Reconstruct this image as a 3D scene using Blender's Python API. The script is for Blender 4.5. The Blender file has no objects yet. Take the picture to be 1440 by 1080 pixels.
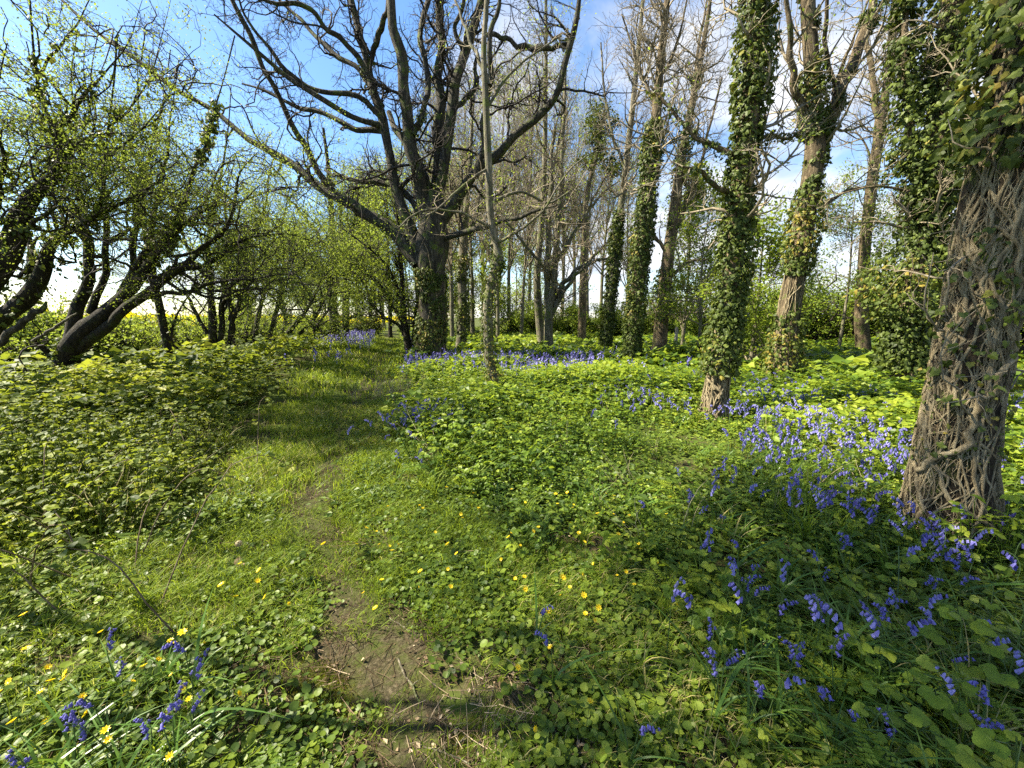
import bpy, math, random
import numpy as np
R8 = np.random.default_rng(11)
random.seed(5)
sc = bpy.context.scene
COL = sc.collection
def rs(seed):
    global R8
    R8 = np.random.default_rng(seed)
# ------------------------------------------------------------------ camera geometry
FPX = 560.0; PITCH = math.radians(9.6); CAMH = 1.5
CT, ST = math.cos(PITCH), math.sin(PITCH)
def at(px, py, Y):
    """point on the plane Y metres ahead seen at photo pixel px,py"""
    a = (px-720)/FPX; b = (540-py)/FPX
    t = Y/(CT+b*ST)
    return np.array([a*t, Y, CAMH + t*(b*CT-ST)]), t
def on_ground(px, py, hgt=0.0):
    a = (px-720)/FPX; b = (540-py)/FPX
    dz = b*CT-ST; dy = CT+b*ST
    h = 0.0
    for _ in range(8):
        t = (CAMH-h-hgt)/max(1e-4, -dz)
        h = float(terrain(np.array([a*t]), np.array([dy*t]))[0])
    return a*t, dy*t, h
# ------------------------------------------------------------------ noise
def sn(p, f, seed):
    g = np.random.default_rng(seed)
    out = np.zeros(p.shape[:-1])
    for k in range(6):
        d = g.normal(size=p.shape[-1]); d /= np.linalg.norm(d)
        out += np.sin((p@d)*f*(0.7+0.9*g.random()) + g.random()*6.28)
    return out/3.2
def sstep(x): 
    x = np.clip(x, 0, 1); return x*x*(3-2*x)
def nrm(v): return v/np.maximum(1e-9, np.linalg.norm(v, axis=-1, keepdims=True))
PATH_PX = [(590,1500),(560,1080),(545,950),(500,850),(455,770),(450,700),(478,640),(482,600),(505,565),(520,535),(528,518),(535,508),(545,500)]
def flat_g(px, py):
    a=(px-720)/FPX; b=(540-py)/FPX; t=CAMH/-(b*CT-ST); return (a*t,(CT+b*ST)*t)
PATH = np.array([flat_g(*p) for p in PATH_PX] + [(-12.5,42),(-16,60)])
PATH[0] = (-0.30,-0.6)
def crom(P, K):
    P = np.asarray(P, float); n = len(P)
    Q = np.vstack([2*P[0]-P[1], P, 2*P[-1]-P[-2]])
    u = np.linspace(0, n-1-1e-6, K); i = u.astype(int); f = (u-i)[:,None]
    a,b,c,d = Q[i],Q[i+1],Q[i+2],Q[i+3]
    return .5*((2*b)+(-a+c)*f+(2*a-5*b+4*c-d)*f*f+(-a+3*b-3*c+d)*f**3)
PATHS = crom(PATH, 160)
def path_d(x, y):
    out = np.full(x.shape, 1e9); side = np.zeros(x.shape)
    for i in range(len(PATHS)-1):
        a = PATHS[i]; b = PATHS[i+1]; ab = b-a; L = (ab@ab)
        t = np.clip(((x-a[0])*ab[0]+(y-a[1])*ab[1])/L, 0, 1)
        dx = x-a[0]-t*ab[0]; dy = y-a[1]-t*ab[1]; d = np.hypot(dx, dy)
        m = d < out
        out = np.where(m, d, out); side = np.where(m, np.sign(ab[0]*(y-a[1])-ab[1]*(x-a[0])), side)
    return out, side       # side +1 = left of path
def terrain(x, y):
    x = np.asarray(x, float); y = np.asarray(y, float)
    p = np.stack([x, y], -1)
    near = np.exp(-((x*x+y*y)/900.0))
    h = 0.25*sstep((-x-2.6-0.12*np.maximum(y,0))/3.5)*sstep((30+x)/12)
    h = h + near*(0.035*sn(p, 1.6, 3)+0.012*sn(p, 6.0, 4))
    h = h + 0.10*sstep((x-1.0)/5)*sstep((26-x)/8)*near
    d, s = path_d(x, y)
    h = h - 0.07*np.exp(-(d/0.45)**2)*sstep((28-y)/20)
    h = h + 0.05*np.exp(-(((y-13.5)/1.2)**2))*np.exp(-(d/1.5)**2)
    return h
def hz(x, y): return float(terrain(np.array([x]), np.array([y]))[0])
# ------------------------------------------------------------------ mesh collector
class MB:
    def __init__(s): s.V=[]; s.n=0; s.F={3:[],4:[]}; s.T={3:[],4:[]}; s.M={3:[],4:[]}
    def add(s, V, F, tint=0.5, mat=0):
        V = np.asarray(V, np.float32).reshape(-1,3); F = np.asarray(F, np.int64)
        k = F.shape[1]; m = len(F)
        s.V.append(V); s.F[k].append(F+s.n); s.n += len(V)
        s.T[k].append(np.broadcast_to(np.asarray(tint, np.float32), (m,)).copy())
        s.M[k].append(np.broadcast_to(np.asarray(mat, np.int32), (m,)).copy())
    def more(s, F, tint, mat=0):     # extra faces on the last added vertices
        F = np.asarray(F, np.int64); k=F.shape[1]; m=len(F); off = s.n-len(s.V[-1])
        s.F[k].append(F+off); s.T[k].append(np.broadcast_to(np.asarray(tint, np.float32), (m,)).copy()); s.M[k].append(np.broadcast_to(np.asarray(mat, np.int32),(m,)).copy())
    def arrays(s):
        V = np.concatenate(s.V) if s.V else np.zeros((0,3))
        out = []
        for k in (3,4):
            if s.F[k]: out.append((np.concatenate(s.F[k]), np.concatenate(s.T[k]), np.concatenate(s.M[k])))
        return V, out
    def join(s, o):
        V, fs = o.arrays(); s.V.append(V.astype(np.float32)); 
        for F,T,M in fs:
            k=F.shape[1]; s.F[k].append(F+s.n); s.T[k].append(T); s.M[k].append(M)
        s.n += len(V)
    def mesh(s, name, mats, origin=(0,0,0), smooth=True):
        V, fs = s.arrays()
        me = bpy.data.meshes.new(name)
        if len(V) == 0: return me
        V = V - np.asarray(origin, np.float32)
        loops = np.concatenate([f[0].ravel() for f in fs]).astype(np.int32)
        sizes = np.concatenate([np.full(len(f[0]), f[0].shape[1]) for f in fs])
        starts = np.concatenate([[0], np.cumsum(sizes)[:-1]]).astype(np.int32)
        me.vertices.add(len(V)); me.vertices.foreach_set('co', V.astype(np.float32).ravel())
        me.loops.add(len(loops)); me.loops.foreach_set('vertex_index', loops)
        me.polygons.add(len(sizes)); me.polygons.foreach_set('loop_start', starts)
        me.polygons.foreach_set('use_smooth', np.full(len(sizes), smooth))
        for m in (mats if isinstance(mats, (list,tuple)) else [mats]): me.materials.append(m)
        me.polygons.foreach_set('material_index', np.concatenate([f[2] for f in fs]).astype(np.int32))
        me.update(calc_edges=True)
        a = me.attributes.new('tint', 'FLOAT', 'FACE')
        a.data.foreach_set('value', np.concatenate([f[1] for f in fs]).astype(np.float32))
        return me
    def obj(s, name, mats, parent=None, origin=(0,0,0), smooth=True):
        o = bpy.data.objects.new(name, s.mesh(name, mats, origin, smooth)); COL.objects.link(o)
        if parent is not None: o.parent = parent
        else: o.location = origin
        return o
def tag(o, label=None, cat=None, group=None, kind=None):
    if label: o['label'] = label
    if cat: o['category'] = cat
    if group: o['group'] = group
    if kind: o['kind'] = kind
    return o
def empty(name, loc, rz=0):
    o = bpy.data.objects.new(name, None); COL.objects.link(o); o.location = loc; o.rotation_euler = (0,0,rz); o.empty_display_size=.1
    return o
# ------------------------------------------------------------------ tubes
def frames(P):
    T = nrm(np.gradient(P, axis=1))
    ax = np.argmin(np.abs(nrm(P[:,-1]-P[:,0])), axis=1)
    ref = np.eye(3)[ax][:,None,:]
    A = nrm(np.cross(T, ref)); B = np.cross(T, A)
    return T, A, B
def tubes(P, R, S, amp=0, freq=3, seed=1, zs=.35):
    N,K,_ = P.shape
    T,A,B = frames(P)
    th = np.arange(S)*2*math.pi/S
    rad = A[:,:,None,:]*np.cos(th)[None,None,:,None] + B[:,:,None,:]*np.sin(th)[None,None,:,None]
    r = R[:,:,None,None]
    V = P[:,:,None,:] + rad*r
    if amp:
        q = V*np.array([1,1,zs])
        V = V + rad*r*amp*(sn(q, freq, seed)*.6+sn(q, freq*2.7, seed+1)*.4)[...,None]
    i = np.arange(N)[:,None,None]*K*S; k = np.arange(K-1)[None,:,None]*S; j = np.arange(S)[None,None,:]; j2=(j+1)%S
    a = i+k+j; b = i+k+j2; c = i+k+S+j2; d = i+k+S+j
    F = np.stack([a,b,c,d], -1).reshape(-1,4)
    return V.reshape(-1,3), F
def add_tubes(mb, P, R, S, tint=None, **kw):
    V,F = tubes(P,R,S,**kw)
    n = len(F)//len(P)
    t = R8.random(len(P)) if tint is None else np.full(len(P), tint)
    mb.add(V, F, np.repeat(t, n))
def interp(P, R, idx, t):
    K = P.shape[1]; u = np.clip(t,0,.9999)*(K-1); i = u.astype(int); f = (u-i)
    b = P[idx,i]*(1-f)[:,None]+P[idx,i+1]*f[:,None]
    r = R[idx,i]*(1-f)+R[idx,i+1]*f
    return b, r, nrm(P[idx,i+1]-P[idx,i])
def plen(P): return np.linalg.norm(np.diff(P,axis=1),axis=2).sum(1)
def grow(P, R, count, L, ang=55, wander=.3, up=.08, K=7, rr=.6, t0=.2, t1=1., shrink=.5, rmin=.004, rmax=9, Lv=.45, tipf=.25, bias=None):
    w = plen(P); idx = R8.choice(len(P), count, p=w/w.sum())
    t = t0+(t1-t0)*R8.random(count)
    b, pr, tan = interp(P,R,idx,t)
    perp = nrm(np.cross(tan, R8.normal(size=(count,3))))
    a = np.radians(ang*(.65+.7*R8.random(count)))[:,None]
    d = tan*np.cos(a)+perp*np.sin(a)
    if bias is not None: d = nrm(d+np.asarray(bias))
    Ls = L*(1-shrink*t)*(1+Lv*(2*R8.random(count)-1))
    out = np.zeros((count,K,3)); out[:,0] = b
    for k in range(1,K):
        d = d + wander*R8.normal(size=(count,3)); d[:,2] += up; d = nrm(d)
        out[:,k] = out[:,k-1]+d*(Ls/(K-1))[:,None]
    r0 = np.clip(pr*rr, rmin, rmax)
    Rr = r0[:,None]*(1-(1-tipf)*np.linspace(0,1,K))[None]
    return out, np.maximum(Rr, rmin*.5)
# ------------------------------------------------------------------ leaf templates (u along leaf, v across, w up)
def tpl(V, F): return np.array(V, float), np.array(F)
L_DIA = tpl([(0,0,0),(.45,-.3,.08),(1,0,-.05),(.45,.3,.08)], [(0,1,2),(0,2,3)])
L_BIG = tpl([(0,0,0),(.25,-.22,.06),(.6,-.26,.03),(1,0,-.14),(.6,.26,.03),(.25,.22,.06),(.3,0,.0),(.65,0,-.05)],
            [(0,1,6),(1,2,7),(1,7,6),(2,3,7),(3,4,7),(4,5,7),(5,6,7),(5,0,6)])
_iv = [(0,-.02),(-.12,-.3),(.12,-.5),(.3,-.36),(.52,-.42),(.66,-.2),(1,0),(.66,.2),(.52,.42),(.3,.36),(.12,.5),(-.12,.3),(0,.02)]
L_IVY = tpl([(u,v,-.10*abs(v)*2-.08*u) for u,v in _iv]+[(.3,0,.04)], [(i,(i+1),13) for i in range(12)])
_rd = [(.0,0)]+[(.5-.52*math.cos(t),-.5*math.sin(t)) for t in np.linspace(.5,2*math.pi-.5,9)]
L_RND = tpl([(u,v,.12*(v*v+(u-.5)**2)) for u,v in _rd]+[(.45,0,-.02)], [(i,i+1,10) for i in range(9)]+[(9,0,10)])
def serr(n=9, w=.36):
    V=[];F=[]
    us=np.linspace(0,1,n)
    prof=lambda u: w*math.sin(math.pi*min(1,(u*.92+.05))**.8)**.9
    for i,u in enumerate(us):
        h=prof(u) if 0<i<n-1 else .004
        z=-.16*u*u
        V+= [(u+.05,-h*1.0,z+.05-.03*(i%2)),(u,-h*.5,z+.05*(1 if i%2 else .2)),(u,0,z),(u,h*.5,z+.05*(1 if i%2 else .2)),(u+.05,h*1.0,z+.05-.03*(i%2))]
        if i<n-1:
            um=(us[i]+us[i+1])/2
    # serration: push alternating rows outward
    V=np.array(V); 
    for i in range(1,n-1):
        if i%2: V[i*5,1]*=1.10; V[i*5+4,1]*=1.10
        else: V[i*5,0]-=.05; V[i*5+4,0]-=.05
    for i in range(n-1):
        for j in range(4):
            a=i*5+j; F.append((a,a+1,a+6,a+5))
    return V,np.array(F)
L_SER = serr()
def put_leaves(mb, pos, axis, nor, size, T, tint=None, mat=0, asp=1.0):
    V,F = T; N=len(pos)
    if N==0: return
    axis=nrm(axis); side=nrm(np.cross(nor,axis)); up=np.cross(axis,side)
    size=np.broadcast_to(size,(N,))[:,None,None]
    W = pos[:,None,:]+size*(V[None,:,0:1]*axis[:,None,:]+V[None,:,1:2]*asp*side[:,None,:]+V[None,:,2:3]*up[:,None,:])
    FF = (F[None]+np.arange(N)[:,None,None]*len(V)).reshape(-1,F.shape[1])
    t = R8.random(N) if tint is None else np.broadcast_to(tint,(N,))
    mb.add(W.reshape(-1,3), FF, np.repeat(t,len(F)), mat)
def foliage(mb, P, n, spread, size, T=L_DIA, upn=.8, t0=.15, tint=None, droop=0.0):
    idx = R8.integers(0,len(P),n); t=t0+(1-t0)*R8.random(n)
    b,_,tan = interp(P, np.ones(P.shape[:2]), idx, t)
    cl = R8.normal(size=(len(P),3))*0
    pos = b + R8.normal(size=(n,3))*spread
    ax = nrm(tan*.5+R8.normal(size=(n,3))*.8+np.array([0,0,-droop]))
    no = nrm(R8.normal(size=(n,3))*.6+np.array([0,0,upn]))
    if tint is None:
        base = R8.random(len(P)); tint = np.clip(base[idx]*.6+R8.random(n)*.5-.05,0,1)
    put_leaves(mb,pos,ax,no,size*(.6+.7*R8.random(n)),T,tint)
def tile(mb, tmpls, X, Y, Z, sc_, tilt=.12, tv=.35, squash=1.0):
    """copy plant templates (MB) to many places as one mesh"""
    n=len(X)
    if n==0: return
    which=R8.integers(0,len(tmpls),n)
    for w,tm in enumerate(tmpls):
        m=which==w; k=int(m.sum())
        if not k: continue
        V,fs=tm.arrays()
        yaw=R8.random(k)*6.283; c=np.cos(yaw); s=np.sin(yaw); S=np.broadcast_to(sc_,(n,))[m]
        tx=R8.normal(size=k)*tilt; ty=R8.normal(size=k)*tilt
        x=V[None,:,0]*c[:,None]-V[None,:,1]*s[:,None]; y=V[None,:,0]*s[:,None]+V[None,:,1]*c[:,None]; z=np.repeat(V[None,:,2],k,0)
        x=x+z*tx[:,None]; y=y+z*ty[:,None]
        W=np.stack([x*S[:,None]+X[m][:,None],y*S[:,None]+Y[m][:,None],z*S[:,None]*squash+Z[m][:,None]],-1)
        off=mb.n; mb.V.append(W.reshape(-1,3).astype(np.float32)); mb.n+=k*len(V)
        q2=np.stack([X[m],Y[m]],-1); dt=(R8.random(k)-.5)*tv+.28*sn(q2,1.0,77)+.12*sn(q2,3.3,78)
        for F,T,M in fs:
            q=F.shape[1]
            mb.F[q].append((F[None]+np.arange(k)[:,None,None]*len(V)).reshape(-1,q)+off)
            mb.T[q].append(np.clip(T[None]+dt[:,None],0,1).ravel().astype(np.float32)); mb.M[q].append(np.tile(M,k))
# ------------------------------------------------------------------ materials
def nodes(m):
    m.use_nodes=True; nt=m.node_tree; nt.nodes.clear(); return nt, nt.nodes.new, nt.links.new
def rgb(c): return (c[0],c[1],c[2],1)
def ramp(N,stops):
    r=N('ShaderNodeValToRGB'); e=r.color_ramp.elements
    while len(e)<len(stops): e.new(.5)
    for el,(p,c) in zip(e,stops): el.position=p; el.color=rgb(c)
    return r
def m_leaf(name, stops, trans=.45, tcol=(.35,.5,.04), rough=.42, spec=.5):
    m=bpy.data.materials.new(name); nt,N,L=nodes(m)
    a=N('ShaderNodeAttribute'); a.attribute_name='tint'
    r=ramp(N,stops); L(a.outputs['Fac'],r.inputs[0])
    g=N('ShaderNodeNewGeometry'); p=N('ShaderNodeBsdfPrincipled'); 
    nz=N('ShaderNodeTexNoise'); nz.inputs['Scale'].default_value=60; L(g.outputs['Position'],nz.inputs['Vector'])
    mx=N('ShaderNodeMix'); mx.data_type='RGBA'; mx.blend_type='MULTIPLY'; mx.inputs[0].default_value=.5
    mr=N('ShaderNodeMapRange'); mr.inputs[3].default_value=.55; mr.inputs[4].default_value=1.4; L(nz.outputs[0],mr.inputs[0])
    L(r.outputs[0],mx.inputs[6]); L(mr.outputs[0],mx.inputs[7])
    L(mx.outputs[2],p.inputs['Base Color']); p.inputs['Roughness'].default_value=rough; p.inputs['Specular IOR Level'].default_value=spec*.75
    t=N('ShaderNodeBsdfTranslucent'); mt=N('ShaderNodeMix'); mt.data_type='RGBA'; mt.blend_type='MIX'; mt.inputs[0].default_value=.5
    L(mx.outputs[2],mt.inputs[6]); mt.inputs[7].default_value=rgb(tcol); L(mt.outputs[2],t.inputs[0])
    ms=N('ShaderNodeMixShader'); ms.inputs[0].default_value=trans; L(p.outputs[0],ms.inputs[1]); L(t.outputs[0],ms.inputs[2])
    o=N('ShaderNodeOutputMaterial'); L(ms.outputs[0],o.inputs[0]); return m
def m_bark(name, c1, c2, c3, scale=9, bump=.6, moss=0.0, mosscol=(.09,.12,.02), zs=.22, dist=.03):
    m=bpy.data.materials.new(name); nt,N,L=nodes(m)
    tc=N('ShaderNodeTexCoord'); mp=N('ShaderNodeMapping'); mp.inputs['Scale'].default_value=(1,1,zs); L(tc.outputs['Object'],mp.inputs[0])
    n1=N('ShaderNodeTexNoise'); n1.inputs['Scale'].default_value=scale; n1.inputs['Detail'].default_value=8; n1.inputs['Roughness'].default_value=.68; L(mp.outputs[0],n1.inputs[0])
    v=N('ShaderNodeTexVoronoi'); v.feature='DISTANCE_TO_EDGE'; v.inputs['Scale'].default_value=scale*1.7
    n0=N('ShaderNodeMix'); n0.data_type='RGBA'; n0.blend_type='LINEAR_LIGHT'; n0.inputs[0].default_value=.12; L(mp.outputs[0],n0.inputs[6]); L(n1.outputs[1],n0.inputs[7]); L(n0.outputs[2],v.inputs[0])
    r=ramp(N,[(.32,c1),(.5,c2),(.68,c3)]); L(n1.outputs[0],r.inputs[0])
    vr=N('ShaderNodeMapRange'); vr.inputs[2].default_value=.22; vr.inputs[3].default_value=.35; vr.inputs[4].default_value=1; L(v.outputs[0],vr.inputs[0])
    mx=N('ShaderNodeMix'); mx.data_type='RGBA'; mx.blend_type='MULTIPLY'; mx.inputs[0].default_value=.7; L(r.outputs[0],mx.inputs[6]); L(vr.outputs[0],mx.inputs[7])
    col=mx.outputs[2]
    if moss>0:
        n2=N('ShaderNodeTexNoise'); n2.inputs['Scale'].default_value=3.2; n2.inputs['Detail'].default_value=7; n2.inputs['Roughness'].default_value=.7; L(tc.outputs['Object'],n2.inputs[0])
        r2=N('ShaderNodeMapRange'); r2.inputs[1].default_value=.62-moss*.3; r2.inputs[2].default_value=.72-moss*.3; L(n2.outputs[0],r2.inputs[0])
        m2=N('ShaderNodeMix'); m2.data_type='RGBA'; L(r2.outputs[0],m2.inputs[0]); L(col,m2.inputs[6]); m2.inputs[7].default_value=rgb(mosscol); col=m2.outputs[2]
    p=N('ShaderNodeBsdfPrincipled'); p.inputs['Roughness'].default_value=.85; p.inputs['Specular IOR Level'].default_value=.25; L(col,p.inputs['Base Color'])
    ad=N('ShaderNodeMath'); ad.operation='MULTIPLY_ADD'; L(vr.outputs[0],ad.inputs[0]); ad.inputs[1].default_value=.6; L(n1.outputs[0],ad.inputs[2])
    b=N('ShaderNodeBump'); b.inputs['Strength'].default_value=bump; b.inputs['Distance'].default_value=dist; L(ad.outputs[0],b.inputs['Height']); L(b.outputs[0],p.inputs['Normal'])
    o=N('ShaderNodeOutputMaterial'); L(p.outputs[0],o.inputs[0]); return m
def m_ground(name, stops, scale=3, patch=None, patchcol=(.06,.09,.015)):
    m=bpy.data.materials.new(name); nt,N,L=nodes(m)
    g=N('ShaderNodeNewGeometry')
    n1=N('ShaderNodeTexNoise'); n1.inputs['Scale'].default_value=scale*9; n1.inputs['Detail'].default_value=9; n1.inputs['Roughness'].default_value=.75; L(g.outputs[0],n1.inputs[0])
    r=ramp(N,stops); L(n1.outputs[0],r.inputs[0]); col=r.outputs[0]
    n2=N('ShaderNodeTexNoise'); n2.inputs['Scale'].default_value=scale*.5; n2.inputs['Detail'].default_value=6; n2.inputs['Roughness'].default_value=.65; L(g.outputs[0],n2.inputs[0])
    if patch is not None:
        r2=N('ShaderNodeMapRange'); r2.inputs[1].default_value=patch; r2.inputs[2].default_value=patch+.12; L(n2.outputs[0],r2.inputs[0])
        m2=N('ShaderNodeMix'); m2.data_type='RGBA'; L(r2.outputs[0],m2.inputs[0]); L(col,m2.inputs[6]); m2.inputs[7].default_value=rgb(patchcol); col=m2.outputs[2]
    p=N('ShaderNodeBsdfPrincipled'); p.inputs['Roughness'].default_value=.95; p.inputs['Specular IOR Level'].default_value=.1; L(col,p.inputs['Base Color'])
    b=N('ShaderNodeBump'); b.inputs['Strength'].default_value=.8; b.inputs['Distance'].default_value=.02; L(n1.outputs[0],b.inputs['Height']); L(b.outputs[0],p.inputs['Normal'])
    o=N('ShaderNodeOutputMaterial'); L(p.outputs[0],o.inputs[0]); return m
M={}
M['bark_oak']=m_bark('bark_oak',(.018,.016,.011),(.06,.052,.036),(.16,.14,.105),11,1.0,.3)
M['bark_pale']=m_bark('bark_pale',(.06,.052,.034),(.15,.135,.09),(.28,.25,.19),9,.7,.35,(.10,.12,.03))
M['bark_brown']=m_bark('bark_brown',(.04,.029,.015),(.13,.098,.056),(.26,.205,.125),11,.8,.25)
M['bark_root']=m_bark('bark_of_root_webbed_tree',(.018,.013,.007),(.06,.043,.024),(.15,.11,.065),14,1.0,.35,zs=.16,dist=.05)
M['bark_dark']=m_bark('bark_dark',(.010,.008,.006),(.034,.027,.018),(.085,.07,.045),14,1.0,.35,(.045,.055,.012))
M['twig_grey']=m_bark('twig_grey',(.12,.10,.065),(.24,.20,.135),(.38,.33,.24),20,.2)
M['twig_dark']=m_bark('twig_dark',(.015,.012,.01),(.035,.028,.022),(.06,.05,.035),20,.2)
M['vine']=m_bark('vine_bark',(.11,.084,.048),(.29,.235,.14),(.47,.4,.26),30,.6)
M['cane']=m_bark('cane_bark',(.07,.045,.025),(.16,.12,.07),(.26,.22,.15),40,.3)
M['ivy']=m_leaf('ivy_leaf',[(0,(.022,.034,.007)),(.5,(.052,.075,.014)),(.88,(.105,.135,.024)),(1,(.2,.16,.03))],.2,(.18,.22,.02),.5,.22)
M['ivy_sun']=m_leaf('ivy_leaf_sunlit_side',[(0,(.018,.04,.008)),(.6,(.045,.085,.018)),(1,(.10,.15,.03))],.22,(.14,.2,.03),.3,.55)
M['haw']=m_leaf('hawthorn_leaf',[(0,(.085,.13,.014)),(.6,(.14,.19,.024)),(1,(.2,.245,.035))],.48,(.34,.42,.05),.5,.25)
M['spring']=m_leaf('fresh_leaf',[(0,(.095,.15,.014)),(.6,(.145,.215,.022)),(1,(.2,.265,.035))],.52,(.38,.45,.05),.5,.25)
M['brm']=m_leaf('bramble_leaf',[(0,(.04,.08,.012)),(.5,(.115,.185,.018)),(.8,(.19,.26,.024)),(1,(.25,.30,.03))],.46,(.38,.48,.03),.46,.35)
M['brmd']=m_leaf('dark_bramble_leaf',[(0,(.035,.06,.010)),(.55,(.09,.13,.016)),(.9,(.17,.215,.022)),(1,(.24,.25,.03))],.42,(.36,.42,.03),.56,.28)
M['cel']=m_leaf('celandine_leaf',[(0,(.04,.072,.012)),(.5,(.088,.138,.018)),(1,(.155,.205,.025))],.36,(.29,.37,.03),.46,.3)
M['grass']=m_leaf('grass_blade',[(0,(.075,.12,.010)),(.6,(.145,.215,.015)),(.93,(.21,.27,.02)),(1,(.38,.32,.13))],.44,(.37,.45,.03),.5,.25)
M['blade']=m_leaf('bluebell_blade',[(0,(.04,.08,.014)),(.6,(.07,.14,.022)),(1,(.12,.2,.03))],.35,(.22,.34,.03),.36,.4)
M['dry']=m_leaf('dry_grass',[(0,(.2,.16,.09)),(1,(.42,.36,.22))],.3,(.4,.35,.2),.6,.3)
M['bell']=m_leaf('bluebell_petal',[(0,(.095,.085,.33)),(.5,(.15,.14,.43)),(1,(.28,.265,.6))],.32,(.2,.185,.52),.5,.25)
M['bellstem']=m_leaf('bluebell_stem',[(0,(.05,.09,.03)),(1,(.09,.14,.04))],.2,(.15,.25,.04),.4,.4)
M['yellow']=m_leaf('celandine_petal',[(0,(.75,.5,.01)),(1,(.85,.68,.03))],.35,(.9,.7,.02),.3,.5)
M['rape']=m_leaf('rape_flower',[(0,(.55,.48,.01)),(.7,(.8,.68,.01)),(1,(.9,.75,.02))],.35,(.9,.75,.01),.6,.2)
M['litter']=m_leaf('dead_leaf',[(0,(.035,.022,.012)),(.5,(.09,.06,.032)),(.85,(.17,.12,.07)),(1,(.33,.26,.17))],.15,(.3,.15,.05),.7,.2)
M['moss']=m_leaf('moss_frond',[(0,(.07,.08,.008)),(.6,(.14,.15,.012)),(1,(.23,.22,.02))],.35,(.3,.3,.02),.7,.2)
M['ground']=m_ground('woodland_soil',[(.3,(.018,.014,.008)),(.5,(.045,.036,.018)),(.7,(.10,.08,.045))],3,.42,(.06,.085,.014))
M['path']=m_ground('trodden_soil',[(.3,(.018,.015,.008)),(.5,(.055,.046,.025)),(.68,(.15,.125,.078))],7,.44,(.05,.062,.014))
M['wood']=m_bark('weathered_wood',(.2,.18,.15),(.38,.35,.3),(.55,.52,.46),14,.4)
# ================================================================== trees
def limb_pts(nodes_, Y0, Y1, K=26):
    P=[];R=[]
    n=len(nodes_)
    for i,(px,py,w) in enumerate(nodes_):
        f=i/(n-1); p,t=at(px,py,Y0+(Y1-Y0)*f); P.append(p); R.append(w/2*t/FPX/math.sqrt(1+((px-720)/FPX)**2))
    PR=crom(np.hstack([np.array(P),np.array(R)[:,None]]),K)
    return PR[:,:3], np.maximum(PR[:,3],.003)
def wiggle(P,R,amp,seed):
    K=len(P); s=np.linspace(0,1,K)[:,None]
    q=np.hstack([P*.0+s*9,]); 
    g=np.random.default_rng(seed); w=np.zeros_like(P)
    for k in range(6): w+=np.sin(s*(6+g.random()*34)+g.random(3)*6.28)*g.normal(size=3)*.36
    return P+w*amp*np.minimum(1,s*6)*np.minimum(R,.07)[:,None]
def trunk_pts(nodes_, Y, K=44, flare=1.5, lean_y=0.0):
    P=[];R=[];n=len(nodes_)
    for i,(px,py,w) in enumerate(nodes_):
        p,t=at(px,py,Y+lean_y*i/(n-1)); P.append(p); R.append(w/2*t/FPX/math.sqrt(1+((px-720)/FPX)**2))
    P=np.array(P); R=np.array(R)
    x,y=P[0,0],P[0,1]; h=hz(x,y)
    if P[0,2]>h+.12:
        d=P[0]-P[1]; k=min(1.0,(P[0,2]-h)/max(.1,-d[2])) if d[2]<0 else 0
        fx=P[0,0]+d[0]*k*.6
        P=np.vstack([[fx,y,h],P]); R=np.concatenate([[R[0]*1.08],R])
    P=np.vstack([[P[0,0],P[0,1],h-.25],P]); R=np.concatenate([[R[0]*1.0],R])
    PR=crom(np.hstack([P,R[:,None]]),K); P=PR[:,:3]; R=np.maximum(PR[:,3],.01)
    z=P[:,2]-h; R=R*(1+(flare-1)*np.exp(-np.maximum(z,0)/(.25+R[0]*.6)))
    return P,R,(fx if False else P[0,0],y,h)
def ivy_on(mb, P, R, n, size, t0=0, t1=1, off=.05, clump=.1, seed=0, sun=None, T=L_IVY, dens=None):
    """leaves standing off the bark of the polylines P,R"""
    T_,A,B=frames(P)
    w=plen(P)*R.mean(1)**.5; idx=R8.choice(len(P),n,p=w/w.sum()); t=t0+(t1-t0)*R8.random(n)
    K=P.shape[1]; u=np.clip(t,0,.9999)*(K-1); i=u.astype(int); f=(u-i)[:,None]
    b=P[idx,i]*(1-f)+P[idx,i+1]*f; r=(R[idx,i]*(1-f[:,0])+R[idx,i+1]*f[:,0])
    th=R8.random(n)*6.283
    rad=nrm(A[idx,i]*np.cos(th)[:,None]+B[idx,i]*np.sin(th)[:,None])
    q=b+rad*r[:,None]
    c=sn(q,3.2,seed+5); c2=sn(q,8.0,seed+9)
    keep=(c+.5*c2)> (dens if dens is not None else -9)
    o=off*R8.random(n)**1.5+clump*np.clip(c+.3,0,2)*R8.random(n)
    pos=q+rad*(o+.01)[:,None]
    nor=nrm(rad+np.array([0,0,.35])+R8.normal(size=(n,3))*.5)
    ax=nrm(R8.normal(size=(n,3))*.55+np.array([0,0,-.8])+rad*.3)
    k=keep; put_leaves(mb,pos[k],ax[k],nor[k],(size*(.35+1.25*R8.random(n)**1.4))[k],T,np.clip(R8.random(k.sum())*.8+.25*c[k]+.1,0,1))
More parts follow.
